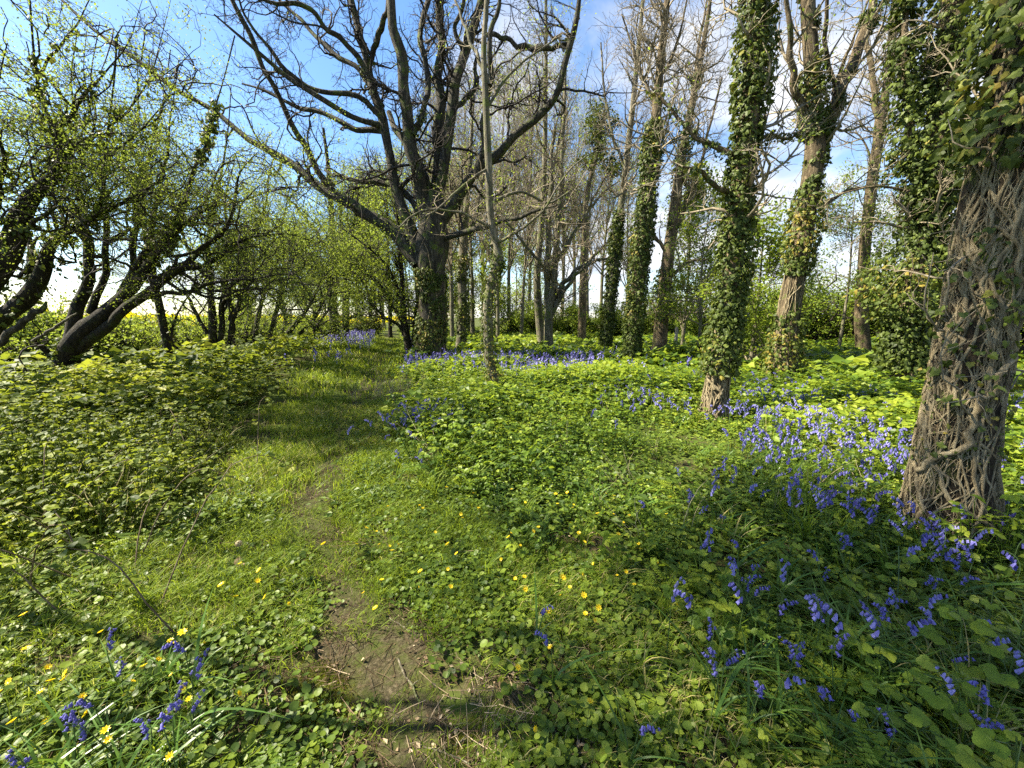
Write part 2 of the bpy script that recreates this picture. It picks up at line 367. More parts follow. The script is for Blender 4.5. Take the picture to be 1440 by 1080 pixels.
def vines_on(mb,P,R,n,r0,t0=0,t1=1,seed=0,wr=.5,S=5,K=30,tw=.25):
    """woody ivy stems creeping over one trunk"""
    T_,A,B=frames(P[None]); A=A[0];B=B[0]; KP=len(P)
    th=np.zeros((n,K)); th[:,0]=R8.random(n)*6.283
    dth=R8.normal(size=n)*tw*.5
    for k in range(1,K):
        dth=dth*.75+R8.normal(size=n)*tw*.5; th[:,k]=th[:,k-1]+dth
    a=t0+(t1-t0)*R8.random(n)*.55; b=a+(t1-t0)*(.2+.6*R8.random(n)); b=np.minimum(b,t1)
    low=R8.random(n)<wr; a[low]=t0
    t=a[:,None]+(b-a)[:,None]*np.linspace(0,1,K)[None]
    u=np.clip(t,0,.9999)*(KP-1); i=u.astype(int); f=(u-i)[...,None]
    c=P[i]*(1-f)+P[i+1]*f; r=R[i]*(1-f[...,0])+R[i+1]*f[...,0]
    aa=A[i]; bb=B[i]
    rad=aa*np.cos(th)[...,None]+bb*np.sin(th)[...,None]
    rr=r0*(.35+1.1*R8.random(n)**2.2)
    lift=rr[:,None]*(.15+.6*R8.random((n,K)))
    pts=c+rad*(r+lift)[...,None]
    RR=rr[:,None]*np.linspace(1,.45,K)[None]*(.85+.3*R8.random((n,K)))
    add_tubes(mb,pts,RR,S)
    return pts,RR
def build_tree(name,label,cat,Y,trunk,limbs=(),bark='bark_oak',twig='twig_grey',levels=(),leaf=None,ivy=None,vines=None,
               group=None,flare=1.5,S=18,KT=44,seed=1,crook=.5,lean_y=0,bump=.09,freq=9,ltwig_from_trunk=.45,zcap=99):
    rs(seed)
    P,R,base=trunk_pts(trunk,Y,K=KT,flare=flare,lean_y=lean_y)
    root=empty(name,base); tag(root,label,cat,group)
    P=wiggle(P,R,crook*.25,seed) if crook else P
    mb=MB(); add_tubes(mb,P[None],R[None],S,amp=bump,freq=freq,seed=seed,zs=.25)
    mb.obj('trunk',M[bark],root,base)
    LP=[];LR=[]
    for li,l in enumerate(limbs):
        dy=l[0]; lp,lr=limb_pts(l[1],Y+ (l[2] if len(l)>2 else 0)+lean_y*.5,Y+dy+lean_y*.5)
        lp=wiggle(lp,lr,crook*.8,seed*7+li)
        m2=MB(); add_tubes(m2,lp[None],lr[None],max(7,int(S*.6)),amp=bump,freq=freq,seed=seed+li,zs=.6); m2.obj('limb',M[bark],root,base)
        LP.append(lp);LR.append(lr)
    # resample trunk upper part as a limb for twigs
    k0=int(len(P)*ltwig_from_trunk)
    tp=crom(np.hstack([P[k0:],R[k0:,None]]),26); LP.append(tp[:,:3]);LR.append(tp[:,3])
    LP=np.array(LP);LR=np.array(LR)
    tw=MB(); cp,cr=LP,LR; last=None
    for li,lv in enumerate(levels):
        lv=dict(lv); n=lv.pop('n'); S_=lv.pop('S',3); 
        src=lv.pop('src',None)
        cp,cr=grow(cp,cr,n,**lv)
        if zcap<50:
            kz=cp[:,:,2].max(1)<zcap; cp,cr=cp[kz],cr[kz]
        add_tubes(tw,cp,cr,S_)
        last=cp
    if levels: tw.obj('twigs',M[twig],root,base)
    if leaf:
        lf=MB(); l=dict(leaf); mat=l.pop('mat'); n=l.pop('n'); foliage(lf,last if last is not None else LP,n,**l); lf.obj('foliage',M[mat],root,base)
    if ivy:
        iv=MB()
        for d in ivy:
            d=dict(d); on=d.pop('on','trunk')
            if on=='trunk': pp,rr_=P[None],R[None]
            elif on=='limbs': pp,rr_=LP[:-1],LR[:-1]
            else: pp,rr_=LP[on:on+1],LR[on:on+1]
            ivy_on(iv,pp,rr_,**d)
        iv.obj('ivy',M[ivy[0].get('mat','ivy')] if False else M['ivy'],root,base,smooth=False)
    if vines:
        v=MB()
        for d in vines: vines_on(v,P,R,**d)
        v.obj('ivy_stems',M['vine'],root,base)
    return root,P,R,LP,LR
# ---- the big oak
OAKL=[
 (1.5,[(588,372,20.4),(556,325,18.5),(515,298,16.2),(470,275,14.4),(420,240,12.0),(360,203,10.2),(300,160,8.4),(240,120,7.9),(180,75,7.0),(120,30,6.3),(60,-30,3.6)]),
 (-.6,[(470,272,10.8),(440,228,9.6),(412,180,8.4),(386,120,7.9),(360,70,7.8),(330,10,7.2),(300,-60,4.5)],.5),
 (.4,[(590,350,18.0),(560,275,15.0),(545,205,13.1),(528,140,12.0),(516,85,10.2),(500,20,9.0),(480,-70,8.6),(470,-150,5.4)]),
 (-1.2,[(545,178,8.4),(505,168,7.8),(462,146,7.9),(420,118,7.0),(385,92,6.3),(345,58,4.5),(300,20,2.7)],.2),
 (-.9,[(540,168,7.9),(500,135,7.8),(450,128,7.0),(410,105,7.2),(372,62,5.4),(345,22,3.6),(330,-20,2.7)],.1),
 (.9,[(545,185,8.6),(500,180,7.8),(455,160,7.0),(415,150,6.3),(380,130,4.5),(340,118,2.7)],.2),
 (1.5,[(538,150,7.8),(505,98,7.0),(470,78,7.2),(436,40,6.3),(405,12,4.5),(370,-20,3.6)],.3),
 (-1.0,[(530,120,8.6),(496,72,7.8),(462,42,7.0),(430,10,7.2),(380,2,5.4),(330,-6,3.6)],.1),
 (-.8,[(606,350,20.4),(594,290,19.1),(585,230,18.5),(573,160,17.4),(562,90,15.6),(552,20,13.1),(545,-80,9.6),(540,-180,7.2)]),
 (-.9,[(520,90,7.9),(532,50,8.6),(545,10,7.0),(556,-60,5.4)],.3),
 (1.2,[(580,190,8.4),(598,150,8.4),(600,95,7.8),(590,50,7.8),(600,10,7.2),(606,-60,4.5)],-.4),
 (1.0,[(616,345,18.0),(614,270,16.8),(618,200,15.0),(617,130,13.1),(620,70,11.4),(618,10,9.6),(622,-80,8.6),(630,-170,5.4)]),
 (.2,[(610,330,15.6),(622,240,15.6),(632,170,15.0),(645,110,14.4),(656,60,13.1),(674,10,12.0),(700,-60,8.4),(730,-140,6.3)]),
 (-.7,[(618,150,7.0),(640,118,7.0),(652,82,7.2),(640,40,6.3),(652,5,5.4),(660,-50,3.6)],.6),
 (-1.5,[(610,325,15.6),(640,286,14.4),(668,246,12.0),(700,218,12.0),(722,190,11.4),(757,164,10.2),(780,138,9.0),(794,100,7.8),(802,60,8.6),(812,10,7.0),(822,-60,4.5)]),
 (-1.2,[(668,250,9.0),(680,205,8.4),(681,160,7.9),(690,110,7.8),(688,60,7.2),(700,10,5.4),(712,-50,2.7)],-.6),
 (-1.0,[(800,62,7.2),(770,68,7.2),(735,66,7.2),(705,52,6.3),(678,48,5.4)],-.9),
 (.3,[(622,200,7.9),(640,150,7.8),(660,136,7.0),(668,115,7.2),(671,82,4.5)],0),
 (-2.2,[(620,335,7.8),(652,328,8.6),(688,316,7.0),(720,308,6.3),(752,297,4.5),(782,288,2.7)]),
 (2.0,[(590,300,7.9),(560,262,7.8),(520,255,7.0),(480,250,6.3),(455,238,3.6)]),
 (1.8,[(612,300,7.9),(590,225,8.4),(560,190,8.6),(548,160,7.0)],-.3),
]
oak,OP,OR,OLP,OLR=build_tree('oak_tree','massive old oak with crooked upright limbs and ivy on its thick trunk','tree',13.5,
 [(606,500,41),(606,470,37),(607,430,36),(608,395,37),(607,365,44),(608,335,42),(610,305,34),(613,270,22)],OAKL,'bark_oak','twig_dark',
 levels=[dict(n=150,L=2.8,ang=50,wander=.36,K=12,rr=.42,t0=.15,rmax=.045,rmin=.014,S=5,shrink=.3),
         dict(n=1700,L=.85,ang=55,wander=.4,K=6,rr=.6,rmin=.008,S=3),
         dict(n=6500,L=.45,ang=50,wander=.35,K=4,rr=.7,rmin=.005,S=3)],
 leaf=dict(mat='spring',n=900,spread=.05,size=.05),
 ivy=[dict(n=10166,size=0.063,t0=.04,t1=.62,off=.05,clump=.08,dens=-.25,seed=3),dict(n=2600,size=.07,t0=0,t1=.16,on='limbs',off=.04,clump=.05,dens=.0,seed=4)],
 vines=[dict(n=16,r0=.022,t0=.03,t1=.8,tw=.12)],flare=1.18,S=36,KT=70,seed=21,crook=.8,bump=.16,freq=7,ltwig_from_trunk=.8)
# burr ridge where the limbs divide
# ---- slim tree in front of the oak
build_tree('slim_tree','slim crooked pale tree standing in front of the big oak','tree',7.2,
 [(699,560,15),(694,530,13),(687,500,13),(686,465,14),(687,425,13),(695,385,13),(701,362,14),(694,330,10),(689,290,10),(687,240,10),(685,190,10),(683,130,9),(680,70,8),(684,10,7),(690,-60,4)],
 [(.6,[(688,120,6),(672,80,5),(655,40,4),(640,0,3),(630,-50,2)]),
  (-.8,[(690,320,4),(650,300,3.5),(610,295,3),(585,300,2.5),(560,320,2)]),
  (.8,[(688,285,5),(730,270,4),(770,285,3),(800,270,2)]),
  (-.5,[(690,345,5),(720,330,4),(760,300,3),(800,240,2),(840,210,1.5)]),
  (-.6,[(688,235,4),(650,262,3.5),(620,290,3),(590,310,2)]),
  (.5,[(686,150,5),(712,110,4),(745,80,3),(790,50,2)])],
 'bark_pale','twig_grey',
 levels=[dict(n=60,L=.8,ang=60,wander=.35,K=6,rr=.5,rmin=.005,rmax=.012,t0=.1),dict(n=260,L=.35,ang=50,wander=.35,K=4,rr=.7,rmin=.003)],
 leaf=dict(mat='spring',n=420,spread=.03,size=.035),
 ivy=[dict(n=1989,size=0.035,t0=.1,t1=.55,off=.04,clump=.06,dens=-.4,seed=8,T=L_IVY)],flare=1.2,S=14,seed=31,crook=.5,bump=.06,freq=16)
# ---- ivy trees on the right
LV=lambda a,b,c,L=1.2: [dict(n=a,L=L,ang=50,wander=.3,K=7,rr=.5,rmin=.010,rmax=.035,t0=.1,up=.1),dict(n=b,L=L*.5,ang=48,wander=.32,K=5,rr=.6,rmin=.006),dict(n=c,L=L*.25,ang=45,wander=.3,K=4,rr=.7,rmin=.004)]
build_tree('ivy_clad_tree','close dark trunk thickly sleeved in ivy with bare webbed foot','tree',5.6,
 [(1002,590,33.4),(1006,560,31.9),(1012,520,30.4),(1020,470,28.9),(1026,430,28.9),(1032,370,28.9),(1038,300,30.4),(1045,230,30.4),(1054,150,30.4),(1060,80,30.4),(1066,0,30.4),(1074,-120,28.9),(1082,-260,22.8)],
 [(.3,[(1040,225,10.0),(1005,205,8.0),(975,190,6.0),(940,150,5.0),(915,120,3.0)]),(-.3,[(1035,275,9.0),(1005,262,8.0),(985,240,6.0),(960,235,3.0)]),(.3,[(1060,200,7.0),(1085,190,6.0),(1110,195,4.0),(1130,180,3.0)])],
 'bark_brown','twig_grey',levels=LV(40,200,600,.9),leaf=dict(mat='spring',n=300,spread=.03,size=.04),
 ivy=[dict(n=9503,size=0.049,t0=.22,t1=.98,off=.07,clump=.13,seed=12),dict(n=1547,size=0.038,t0=.09,t1=.27,off=.04,clump=.05,dens=-.1,seed=13),dict(n=663,size=0.038,on='limbs',off=.05,clump=.04)],
 vines=[dict(n=60,r0=.017,t0=.02,t1=.45,tw=.16,wr=.7)],flare=1.35,S=20,seed=41,crook=.35)
build_tree('forked_ivy_tree','tall ivy-dotted tree forking high up with a pale bare patch','tree',8.0,
 [(1098,548,35.2),(1101,510,33.6),(1107,460,32.0),(1116,400,30.4),(1126,350,30.4),(1134,300,30.4),(1142,250,30.4),(1146,210,30.4),(1146,170,27.2),(1142,120,24.0),(1138,60,22.4),(1136,0,20.8),(1134,-120,17.6)],
 [(.4,[(1146,235,24.0),(1158,190,22.4),(1178,140,20.8),(1196,95,19.2),(1212,50,16.0),(1226,0,13.6),(1240,-60,10.4),(1260,-150,8.0)]),
  (-.5,[(1140,170,12.0),(1120,130,11.0),(1112,80,10.0),(1110,30,8.0),(1100,-40,6.0)]),
  (.5,[(1148,290,6.0),(1165,286,6.0),(1190,268,5.0),(1225,262,4.0),(1260,258,2.0)]),
  (-.5,[(1178,140,7.0),(1170,105,7.0),(1160,60,7.0),(1163,10,6.0),(1168,-60,4.0)],.2),
  (.4,[(1172,132,8.0),(1185,92,6.0),(1202,50,4.0),(1225,-10,3.0)],.1)],
 'bark_brown','twig_grey',levels=LV(24,150,500,2.0),leaf=dict(mat='spring',n=400,spread=.03,size=.05),
 ivy=[dict(n=9282,size=0.054,t0=.13,t1=.97,off=.06,clump=.10,dens=-.22,seed=15),dict(n=3315,size=0.051,on=0,t0=.0,t1=.7,off=.06,clump=.08,dens=-.1),dict(n=663,size=0.038,t0=.08,t1=.14,off=.03,clump=.03,dens=.1)],
 vines=[dict(n=30,r0=.016,t0=.02,t1=.5,tw=.12)],flare=1.5,S=20,seed=43,crook=.5,ltwig_from_trunk=.5)
build_tree('bare_barked_tree','clean brown trunk without ivy, forking high against open sky','tree',14,
 [(1214,488,22.0),(1212,450,21.1),(1213,400,19.4),(1216,350,18.5),(1221,300,17.6),(1227,250,16.7),(1235,200,16.7),(1238,170,17.6),(1246,130,13.2),(1252,80,12.3),(1258,30,11.4),(1264,-60,8.8),(1270,-150,5.3)],
 [(.5,[(1237,180,12.3),(1231,140,10.6),(1225,90,9.7),(1219,58,7.9),(1228,0,6.2),(1236,-80,3.5)]),(.5,[(1228,255,4.4),(1222,215,3.5),(1208,190,2.6),(1195,186,1.8)])],
 'bark_brown','twig_grey',levels=LV(60,340,1100,1.6),leaf=dict(mat='spring',n=200,spread=.03,size=.05),
 ivy=[dict(n=530,size=0.063,t0=.4,t1=.7,off=.05,clump=.1,dens=.3)],flare=1.25,S=16,seed=45,crook=.4)
build_tree('dark_ivy_tree','tree smothered in a broad dark curtain of ivy','tree',6.6,
 [(1268,520,30),(1273,480,30),(1284,420,32),(1296,350,34),(1306,270,36),(1318,180,38),(1330,90,38),(1342,0,38),(1360,-140,34)],
 [(.1,[(1300,300,12),(1285,220,12),(1275,130,12),(1272,50,10),(1280,-40,8)]),(-.2,[(1300,380,12),(1330,300,12),(1350,220,11),(1362,140,9)]),(.2,[(1285,270,5),(1240,262,4),(1200,268,3),(1160,282,2)])],
 'bark_brown','twig_grey',levels=LV(40,260,800,.9),
 ivy=[dict(n=14950,size=0.055,t0=.2,t1=.98,off=.25,clump=.55,seed=16),dict(n=7072,size=0.054,on='limbs',off=.2,clump=.22,dens=-.5,seed=17)],
 vines=[dict(n=14,r0=.02,t0=.02,t1=.5,tw=.1)],flare=1.3,S=16,seed=47,crook=.3)
# ---- nearest trunk webbed with ivy roots
bt,BP,BR,_,_=build_tree('root_webbed_tree','huge nearest trunk at the right, webbed with pale twisting ivy stems','tree',2.5,
 [(1322,790,126),(1328,740,120),(1334,690,116),(1341,630,112),(1351,570,110),(1364,500,112),(1378,430,114),(1391,360,118),(1405,290,120),(1420,210,120),(1434,140,122),(1450,60,124),(1466,-20,124),(1492,-170,120),(1520,-330,110)],
 [],'bark_root','twig_grey',
 levels=[dict(n=26,L=.8,ang=70,wander=.4,K=8,rr=.2,rmax=.009,rmin=.005,t0=.0,S=5),dict(n=60,L=.3,ang=50,wander=.35,K=5,rr=.6,rmin=.003)],
 ivy=[dict(n=1500,size=.052,t0=.64,t1=.97,off=.10,clump=.10,dens=-.3,seed=18),dict(n=420,size=.04,t0=.34,t1=.58,off=.05,clump=.05,dens=.0,seed=19),dict(n=574,size=0.026,t0=.10,t1=.38,off=.03,clump=.03,dens=.15,seed=20)],
 vines=[dict(n=150,r0=.0045,t0=.03,t1=.95,tw=.22,wr=.35,S=5,K=40),dict(n=80,r0=.0095,t0=.02,t1=.92,tw=.24,wr=.7,S=7,K=46),dict(n=9,r0=.017,t0=.02,t1=.85,tw=.22,wr=.8,S=8,K=50),
        dict(n=110,r0=.004,t0=.22,t1=.62,tw=.35,wr=.1,S=4,K=24)],flare=1.34,S=150,KT=150,seed=51,crook=.25,bump=.05,freq=22,ltwig_from_trunk=.3)
# ---- mid-distance ivy trees
build_tree('slender_ivy_tree','slender leaning ivy tree beside the young pine','tree',16,
 [(853,470,12.0),(857,430,12.9),(864,370,13.8),(868,320,12.9),(876,270,8.6),(884,200,9.0),(892,130,8.0),(898,70,7.0),(904,0,5.0),(910,-80,3.0)],
 [(.5,[(880,240,5.0),(862,190,4.0),(850,130,3.0),(845,60,2.0)]),(-.5,[(890,150,4.0),(910,100,3.0),(925,40,2.0)])],
 'bark_pale','twig_grey',levels=LV(70,420,1200,1.8),leaf=None,
 ivy=[dict(n=4199,size=0.083,t0=.1,t1=.5,off=.08,clump=.10,seed=22)],flare=1.2,S=12,seed=53,crook=.5)
build_tree('tall_ivy_tree','mid-distance tree with ivy to half height and bare top','tree',11.5,
 [(889,498,17.2),(891,460,18.1),(896,410,18.9),(903,350,20.6),(908,290,20.6),(914,230,18.9),(920,180,15.5),(926,120,12.0),(932,60,10.3),(938,0,8.6),(944,-90,6.0)],
 [(.5,[(922,150,6.0),(905,110,5.0),(890,70,3.5),(875,20,2.0)]),(-.5,[(928,110,5.0),(945,80,4.0),(960,30,3.0),(970,-30,2.0)]),(.5,[(916,200,4.0),(940,160,3.0),(955,110,2.0)])],
 'bark_brown','twig_grey',levels=LV(80,450,1300,1.8),leaf=None,
 ivy=[dict(n=9282,size=0.063,t0=.1,t1=.68,off=.09,clump=.12,seed=23)],vines=[dict(n=14,r0=.02,t0=.02,t1=.4,tw=.1)],flare=1.2,S=14,seed=55,crook=.5)
build_tree('leafy_ivy_tree','leaning trunk with bare pale foot and fresh yellow-green leaves around its middle','tree',14,
 [(928,482,20.6),(932,440,20.6),(936,400,18.9),(941,350,17.2),(948,300,15.5),(956,240,12.9),(964,190,11.2),(975,140,9.5),(986,80,8.0),(996,20,6.0),(1006,-60,4.0)],
 [(-.4,[(945,330,7.0),(970,280,6.0),(985,230,5.0),(1000,170,4.0),(1015,110,3.0)]),(.4,[(940,360,6.0),(915,320,5.0),(905,280,3.0)]),(.3,[(935,400,6.0),(965,370,5.0),(1000,365,3.0)]),(.5,[(966,185,8.0),(975,120,6.0),(985,50,4.0),(1000,-30,2.0)])],
 'bark_brown','twig_grey',levels=LV(90,520,1500,1.5),leaf=None,
 ivy=[dict(n=4420,size=0.063,t0=.22,t1=.8,off=.08,clump=.14,seed=24,dens=-.3)],flare=1.2,S=14,seed=57,crook=.5)
build_tree('pale_thin_tree','thin pale straight tree in the middle of the clearing','tree',18,
 [(761,478,12),(757,430,11),(755,390,10),(759,340,9),(764,280,8),(766,210,7),(767,140,6),(768,70,5),(768,0,4),(769,-60,3)],
 [(.5,[(764,290,4),(780,230,3),(790,160,2),(795,80,1.5)]),(.5,[(766,220,3),(750,160,2.5),(742,90,2)])],
 'bark_pale','twig_grey',levels=LV(70,420,1300,2.0),leaf=dict(mat='spring',n=900,spread=.1,size=.08),flare=1.1,S=12,seed=59,crook=.4)
build_tree('many_stemmed_tree','several-stemmed tree with long bare branches sweeping up to the right','tree',17,
 [(771,476,13),(772,440,12),(778,400,11),(782,350,9),(786,300,8),(790,240,6),(792,180,5),(795,110,4),(798,40,3)],
 [(.3,[(772,460,9),(780,420,8),(800,390,6),(830,365,5),(850,345,4)]),(-.3,[(773,445,8),(800,400,6),(830,370,5),(870,360,3)]),(.3,[(772,450,10),(768,400,9),(770,340,8),(775,260,6),(780,180,4)]),
  (.2,[(782,370,5),(800,340,5),(825,300,4),(850,270,3),(870,255,2)]),(-.5,[(780,400,5),(760,370,4),(735,340,4),(710,310,3)])],
 'bark_pale','twig_grey',levels=LV(90,550,1600,1.9),leaf=dict(mat='spring',n=1500,spread=.12,size=.08),flare=1.1,S=12,seed=61,crook=.6)
build_tree('ivy_post_tree','short ivy-wrapped tree just right of the oak trunk','tree',17,
 [(648,485,13),(650,450,13),(650,420,13),(650,380,13),(652,340,12),(655,300,8),(660,240,6),(664,170,4),(668,90,3)],
 [(.3,[(652,350,6),(668,310,5),(676,270,4),(684,210,3)]),(-.3,[(652,340,5),(640,300,4),(632,250,3)])],
 'bark_pale','twig_grey',levels=LV(60,400,1300,2.2),leaf=dict(mat='spring',n=700,spread=.1,size=.08),ivy=[dict(n=2431,size=0.076,t0=.1,t1=.55,off=.06,clump=.08,dens=-.3)],flare=1.2,S=12,seed=63,crook=.6)
build_tree('scots_pine','young pine with tufts of dark needles beside the slender ivy tree','tree',22,
 [(818,470,12),(820,400,11),(822,330,9),(826,270,7),(840,215,5),(846,170,4)],
 [(.3,[(824,300,4),(845,260,3),(862,230,2)]),(.3,[(830,240,3),(842,190,3),(850,160,2)])],
 'bark_brown','twig_dark',levels=[dict(n=40,L=1.2,ang=65,wander=.25,K=6,rr=.5,rmin=.012,t0=.5),dict(n=260,L=.6,ang=50,wander=.25,K=5,rr=.6,rmin=.008,t0=.3)],
 leaf=dict(mat='ivy',n=2800,spread=.12,size=.15,t0=.4),flare=1.1,S=12,seed=65,crook=.5,ltwig_from_trunk=.55)
# ---- left hedge of wind-bent hawthorns (dark, leaning to the right)
HV=lambda a,b,c,L=1.0: [dict(n=int(a*.42),L=L*2.3,ang=42,wander=.36,K=15,rr=.5,rmin=.010,rmax=.032,t0=.15,up=.03,S=5,shrink=.35,tipf=.3,bias=(.35,0,.05)),
  dict(n=int(a*1.1),L=L*1.15,ang=48,wander=.42,K=10,rr=.6,rmin=.006,t0=.15,up=.04,S=4,shrink=.3),dict(n=int(b*.4),L=L*.5,ang=50,wander=.38,K=6,rr=.6,rmin=.004),dict(n=int(c*.38),L=L*.28,ang=45,wander=.35,K=4,rr=.7,rmin=.003)]
def haw(label,Y,trunk,limbs,n=(90,700,2600),L=1.0,leaf=11000,seed=1,ivyn=0,name='hawthorn_tree',S=16,size=.028,spread=.10,dens=-.2):
    def q(L):
        L=[e for e in L if e[1]>-35]; m=len(L)
        return [(a,b,c*.8*(1-.6*(max(0,k/(m-1)-.4)/.6))) for k,(a,b,c) in enumerate(L)]
    trunk=q(trunk); limbs=[(l[0],q(l[1]))+tuple(l[2:]) for l in limbs]
    iv=[dict(n=ivyn,size=.06,t0=.1,t1=.9,off=.05,clump=.06,dens=dens,seed=seed),dict(n=ivyn//2,size=.06,on='limbs',t0=0,t1=.6,off=.05,clump=.05,dens=dens)] if ivyn else None
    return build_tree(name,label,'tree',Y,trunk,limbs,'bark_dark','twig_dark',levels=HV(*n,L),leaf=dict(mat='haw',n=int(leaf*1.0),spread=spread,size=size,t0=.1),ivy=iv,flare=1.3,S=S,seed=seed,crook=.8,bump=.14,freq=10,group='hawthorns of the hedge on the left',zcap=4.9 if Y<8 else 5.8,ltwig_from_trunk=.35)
haw('leftmost hawthorn, thick dark trunk bent at the frame edge with twisting top',5.2,
 [(-60,470,56),(-25,415,54),(10,355,50),(30,300,44),(50,268,32),(80,245,26),(82,215,20),(74,180,17),(62,150,14),(52,110,12),(46,60,10),(42,0,8),(40,-90,5)],
 [(.5,[(82,240,14),(98,210,10),(120,196,8),(150,188,6),(185,186,4)]),(-.3,[(20,330,14),(50,312,12),(78,292,8),(95,290,4)]),(.3,[(74,180,9),(100,168,8),(120,130,7),(150,100,5),(180,60,4),(200,0,3)]),
  (-.6,[(0,380,12),(-8,300,12),(5,230,10),(-5,150,8),(10,60,6),(0,-40,4)]),(.3,[(52,110,7),(80,70,6),(110,30,5),(140,-30,3)])],n=(100,650,2600),L=.9,leaf=16000,seed=71,ivyn=500)
haw('dark hawthorn forking low beside the mossy fallen branch',5.8,
 [(-30,500,44),(0,455,42),(35,420,40),(58,385,34),(68,350,24),(85,330,18),(108,318,15),(132,304,12),(145,270,10),(148,230,9),(152,180,8),(160,120,7),(165,50,5),(170,-40,3)],
 [(.5,[(40,420,20),(45,380,20),(40,340,18),(30,300,14)]),(.4,[(108,318,9),(150,295,9),(190,282,7),(215,262,5),(245,240,4)]),(-.4,[(148,235,7),(165,210,6),(190,190,5),(215,165,4),(240,130,3),(260,80,2)]),
  (.6,[(148,250,7),(120,235,7),(112,200,6),(125,160,5),(118,100,4),(122,40,3)]),(.3,[(152,180,5),(185,150,5),(210,110,4),(225,60,3),(240,0,2)])],n=(130,900,3400),L=.8,leaf=19000,seed=72,ivyn=700)
haw('broad hawthorn whose many dark stems fan out over the brambles',7.2,
 [(96,500,46),(110,478,42),(140,448,34),(172,418,30),(198,390,24),(222,350,18),(245,312,15),(262,275,12),(272,240,10),(290,205,8),(300,160,7),(315,110,5),(330,50,3)],
 [(.5,[(92,500,26),(104,455,28),(118,405,26),(124,360,22),(118,320,18),(110,270,14),(100,220,11),(108,170,9),(100,110,7),(110,40,5)]),
  (-.5,[(112,490,28),(150,458,26),(188,430,22),(218,402,20),(250,378,16),(282,352,13),(310,330,11),(328,300,9),(332,265,8),(340,238,6),(362,214,4)]),
  (-.3,[(128,440,20),(143,400,17),(150,350,14),(148,300,12),(145,250,11),(128,215,9),(135,170,7),(128,110,6),(140,30,4)]),
  (.4,[(165,425,16),(185,380,15),(192,330,13),(190,280,12),(196,240,10),(185,200,8),(196,140,6),(190,70,4)]),
  (-.7,[(200,418,12),(235,414,10),(265,410,8),(300,398,7),(345,392,6),(385,388,4),(420,382,2.5)]),
  (.3,[(250,380,9),(290,372,8),(330,345,7),(365,332,6),(410,330,5),(450,345,3)]),
  (-.4,[(222,350,9),(258,315,9),(300,290,8),(335,285,6),(375,270,5),(420,262,3)]),
  (.2,[(172,418,16),(200,365,15),(215,320,12),(222,270,10),(235,220,8),(240,160,6),(252,90,4)]),
  (-.3,[(80,505,16),(60,490,14),(48,478,10)]),],n=(240,1700,6200),L=1.0,leaf=34000,seed=73,ivyn=2600,dens=0)
haw('thin dark hawthorn stem rising in front of the yellow field',8.6,
 [(238,498,15),(230,460,15),(222,420,15),(214,380,14),(208,340,12),(200,300,11),(204,250,9),(214,200,7),(230,140,5),(240,70,3)],
 [(.4,[(230,465,8),(248,490,6),(262,505,4)]),(.4,[(240,480,5),(246,450,5),(262,420,4),(280,400,3),(290,380,2)]),(-.4,[(210,350,6),(240,320,5),(270,280,4),(300,240,3)]),(.4,[(204,290,6),(180,250,5),(170,200,4),(160,140,3)])],
 n=(100,700,2600),L=1.0,leaf=12000,seed=74,ivyn=500,S=12)
haw('clump of upright dark hawthorn stems against bright sky, left of centre',11,
 [(300,482,16),(298,440,15),(296,400,14),(292,350,12),(300,300,10),(310,250,8),(320,190,6),(325,120,4)],
 [(.4,[(310,485,12),(312,440,12),(318,390,11),(322,340,9),(318,280,7),(330,220,5)]),(-.4,[(322,485,9),(330,440,9),(345,400,8),(360,370,7),(385,340,6),(410,320,4)]),
  (.3,[(328,485,8),(325,430,8),(318,390,7)]),(-.3,[(292,470,8),(270,430,7),(255,400,6),(235,385,4)]),(.5,[(296,400,8),(270,360,7),(255,320,6),(262,270,5),(250,220,3)]),(.3,[(312,400,7),(345,350,6),(370,300,5),(380,240,4),(400,180,3)])],
 n=(150,1000,3600),L=1.2,leaf=15000,seed=75,ivyn=500,size=.05,S=12)
haw('crooked hawthorn with S-shaped stems, right of the upright clump',13.5,
 [(358,480,9),(362,450,9),(368,425,8),(378,400,8),(392,385,7),(410,365,6),(432,345,5),(450,320,4)],
 [(.3,[(378,478,9),(385,450,9),(392,425,9),(398,400,8),(388,380,7),(392,350,6),(400,300,5),(410,250,3)]),(.3,[(345,480,8),(350,440,8),(345,410,7),(355,375,6),(350,330,5),(360,280,4)]),(-.3,[(372,420,5),(350,380,4),(330,350,3)])],
 n=(130,900,3200),L=1.3,leaf=12000,seed=76,size=.06,spread=.08,S=10)
haw('hawthorn with low stems leaning steeply to the right, farther along the hedge',16.5,
 [(392,482,11),(405,468,10),(420,450,9),(432,435,8),(445,410,7),(455,385,5),(470,360,4)],
 [(.3,[(412,480,8),(428,465,7),(440,450,7),(452,430,6),(450,400,5),(440,360,4)]),(.3,[(395,478,8),(400,450,7),(395,415,6),(405,380,5),(400,340,4)]),(-.3,[(430,480,6),(440,468,6),(450,455,5),(462,430,4),(465,400,3)])],
 n=(120,900,3200),L=1.4,leaf=15000,seed=77,size=.075,spread=.1,S=10)
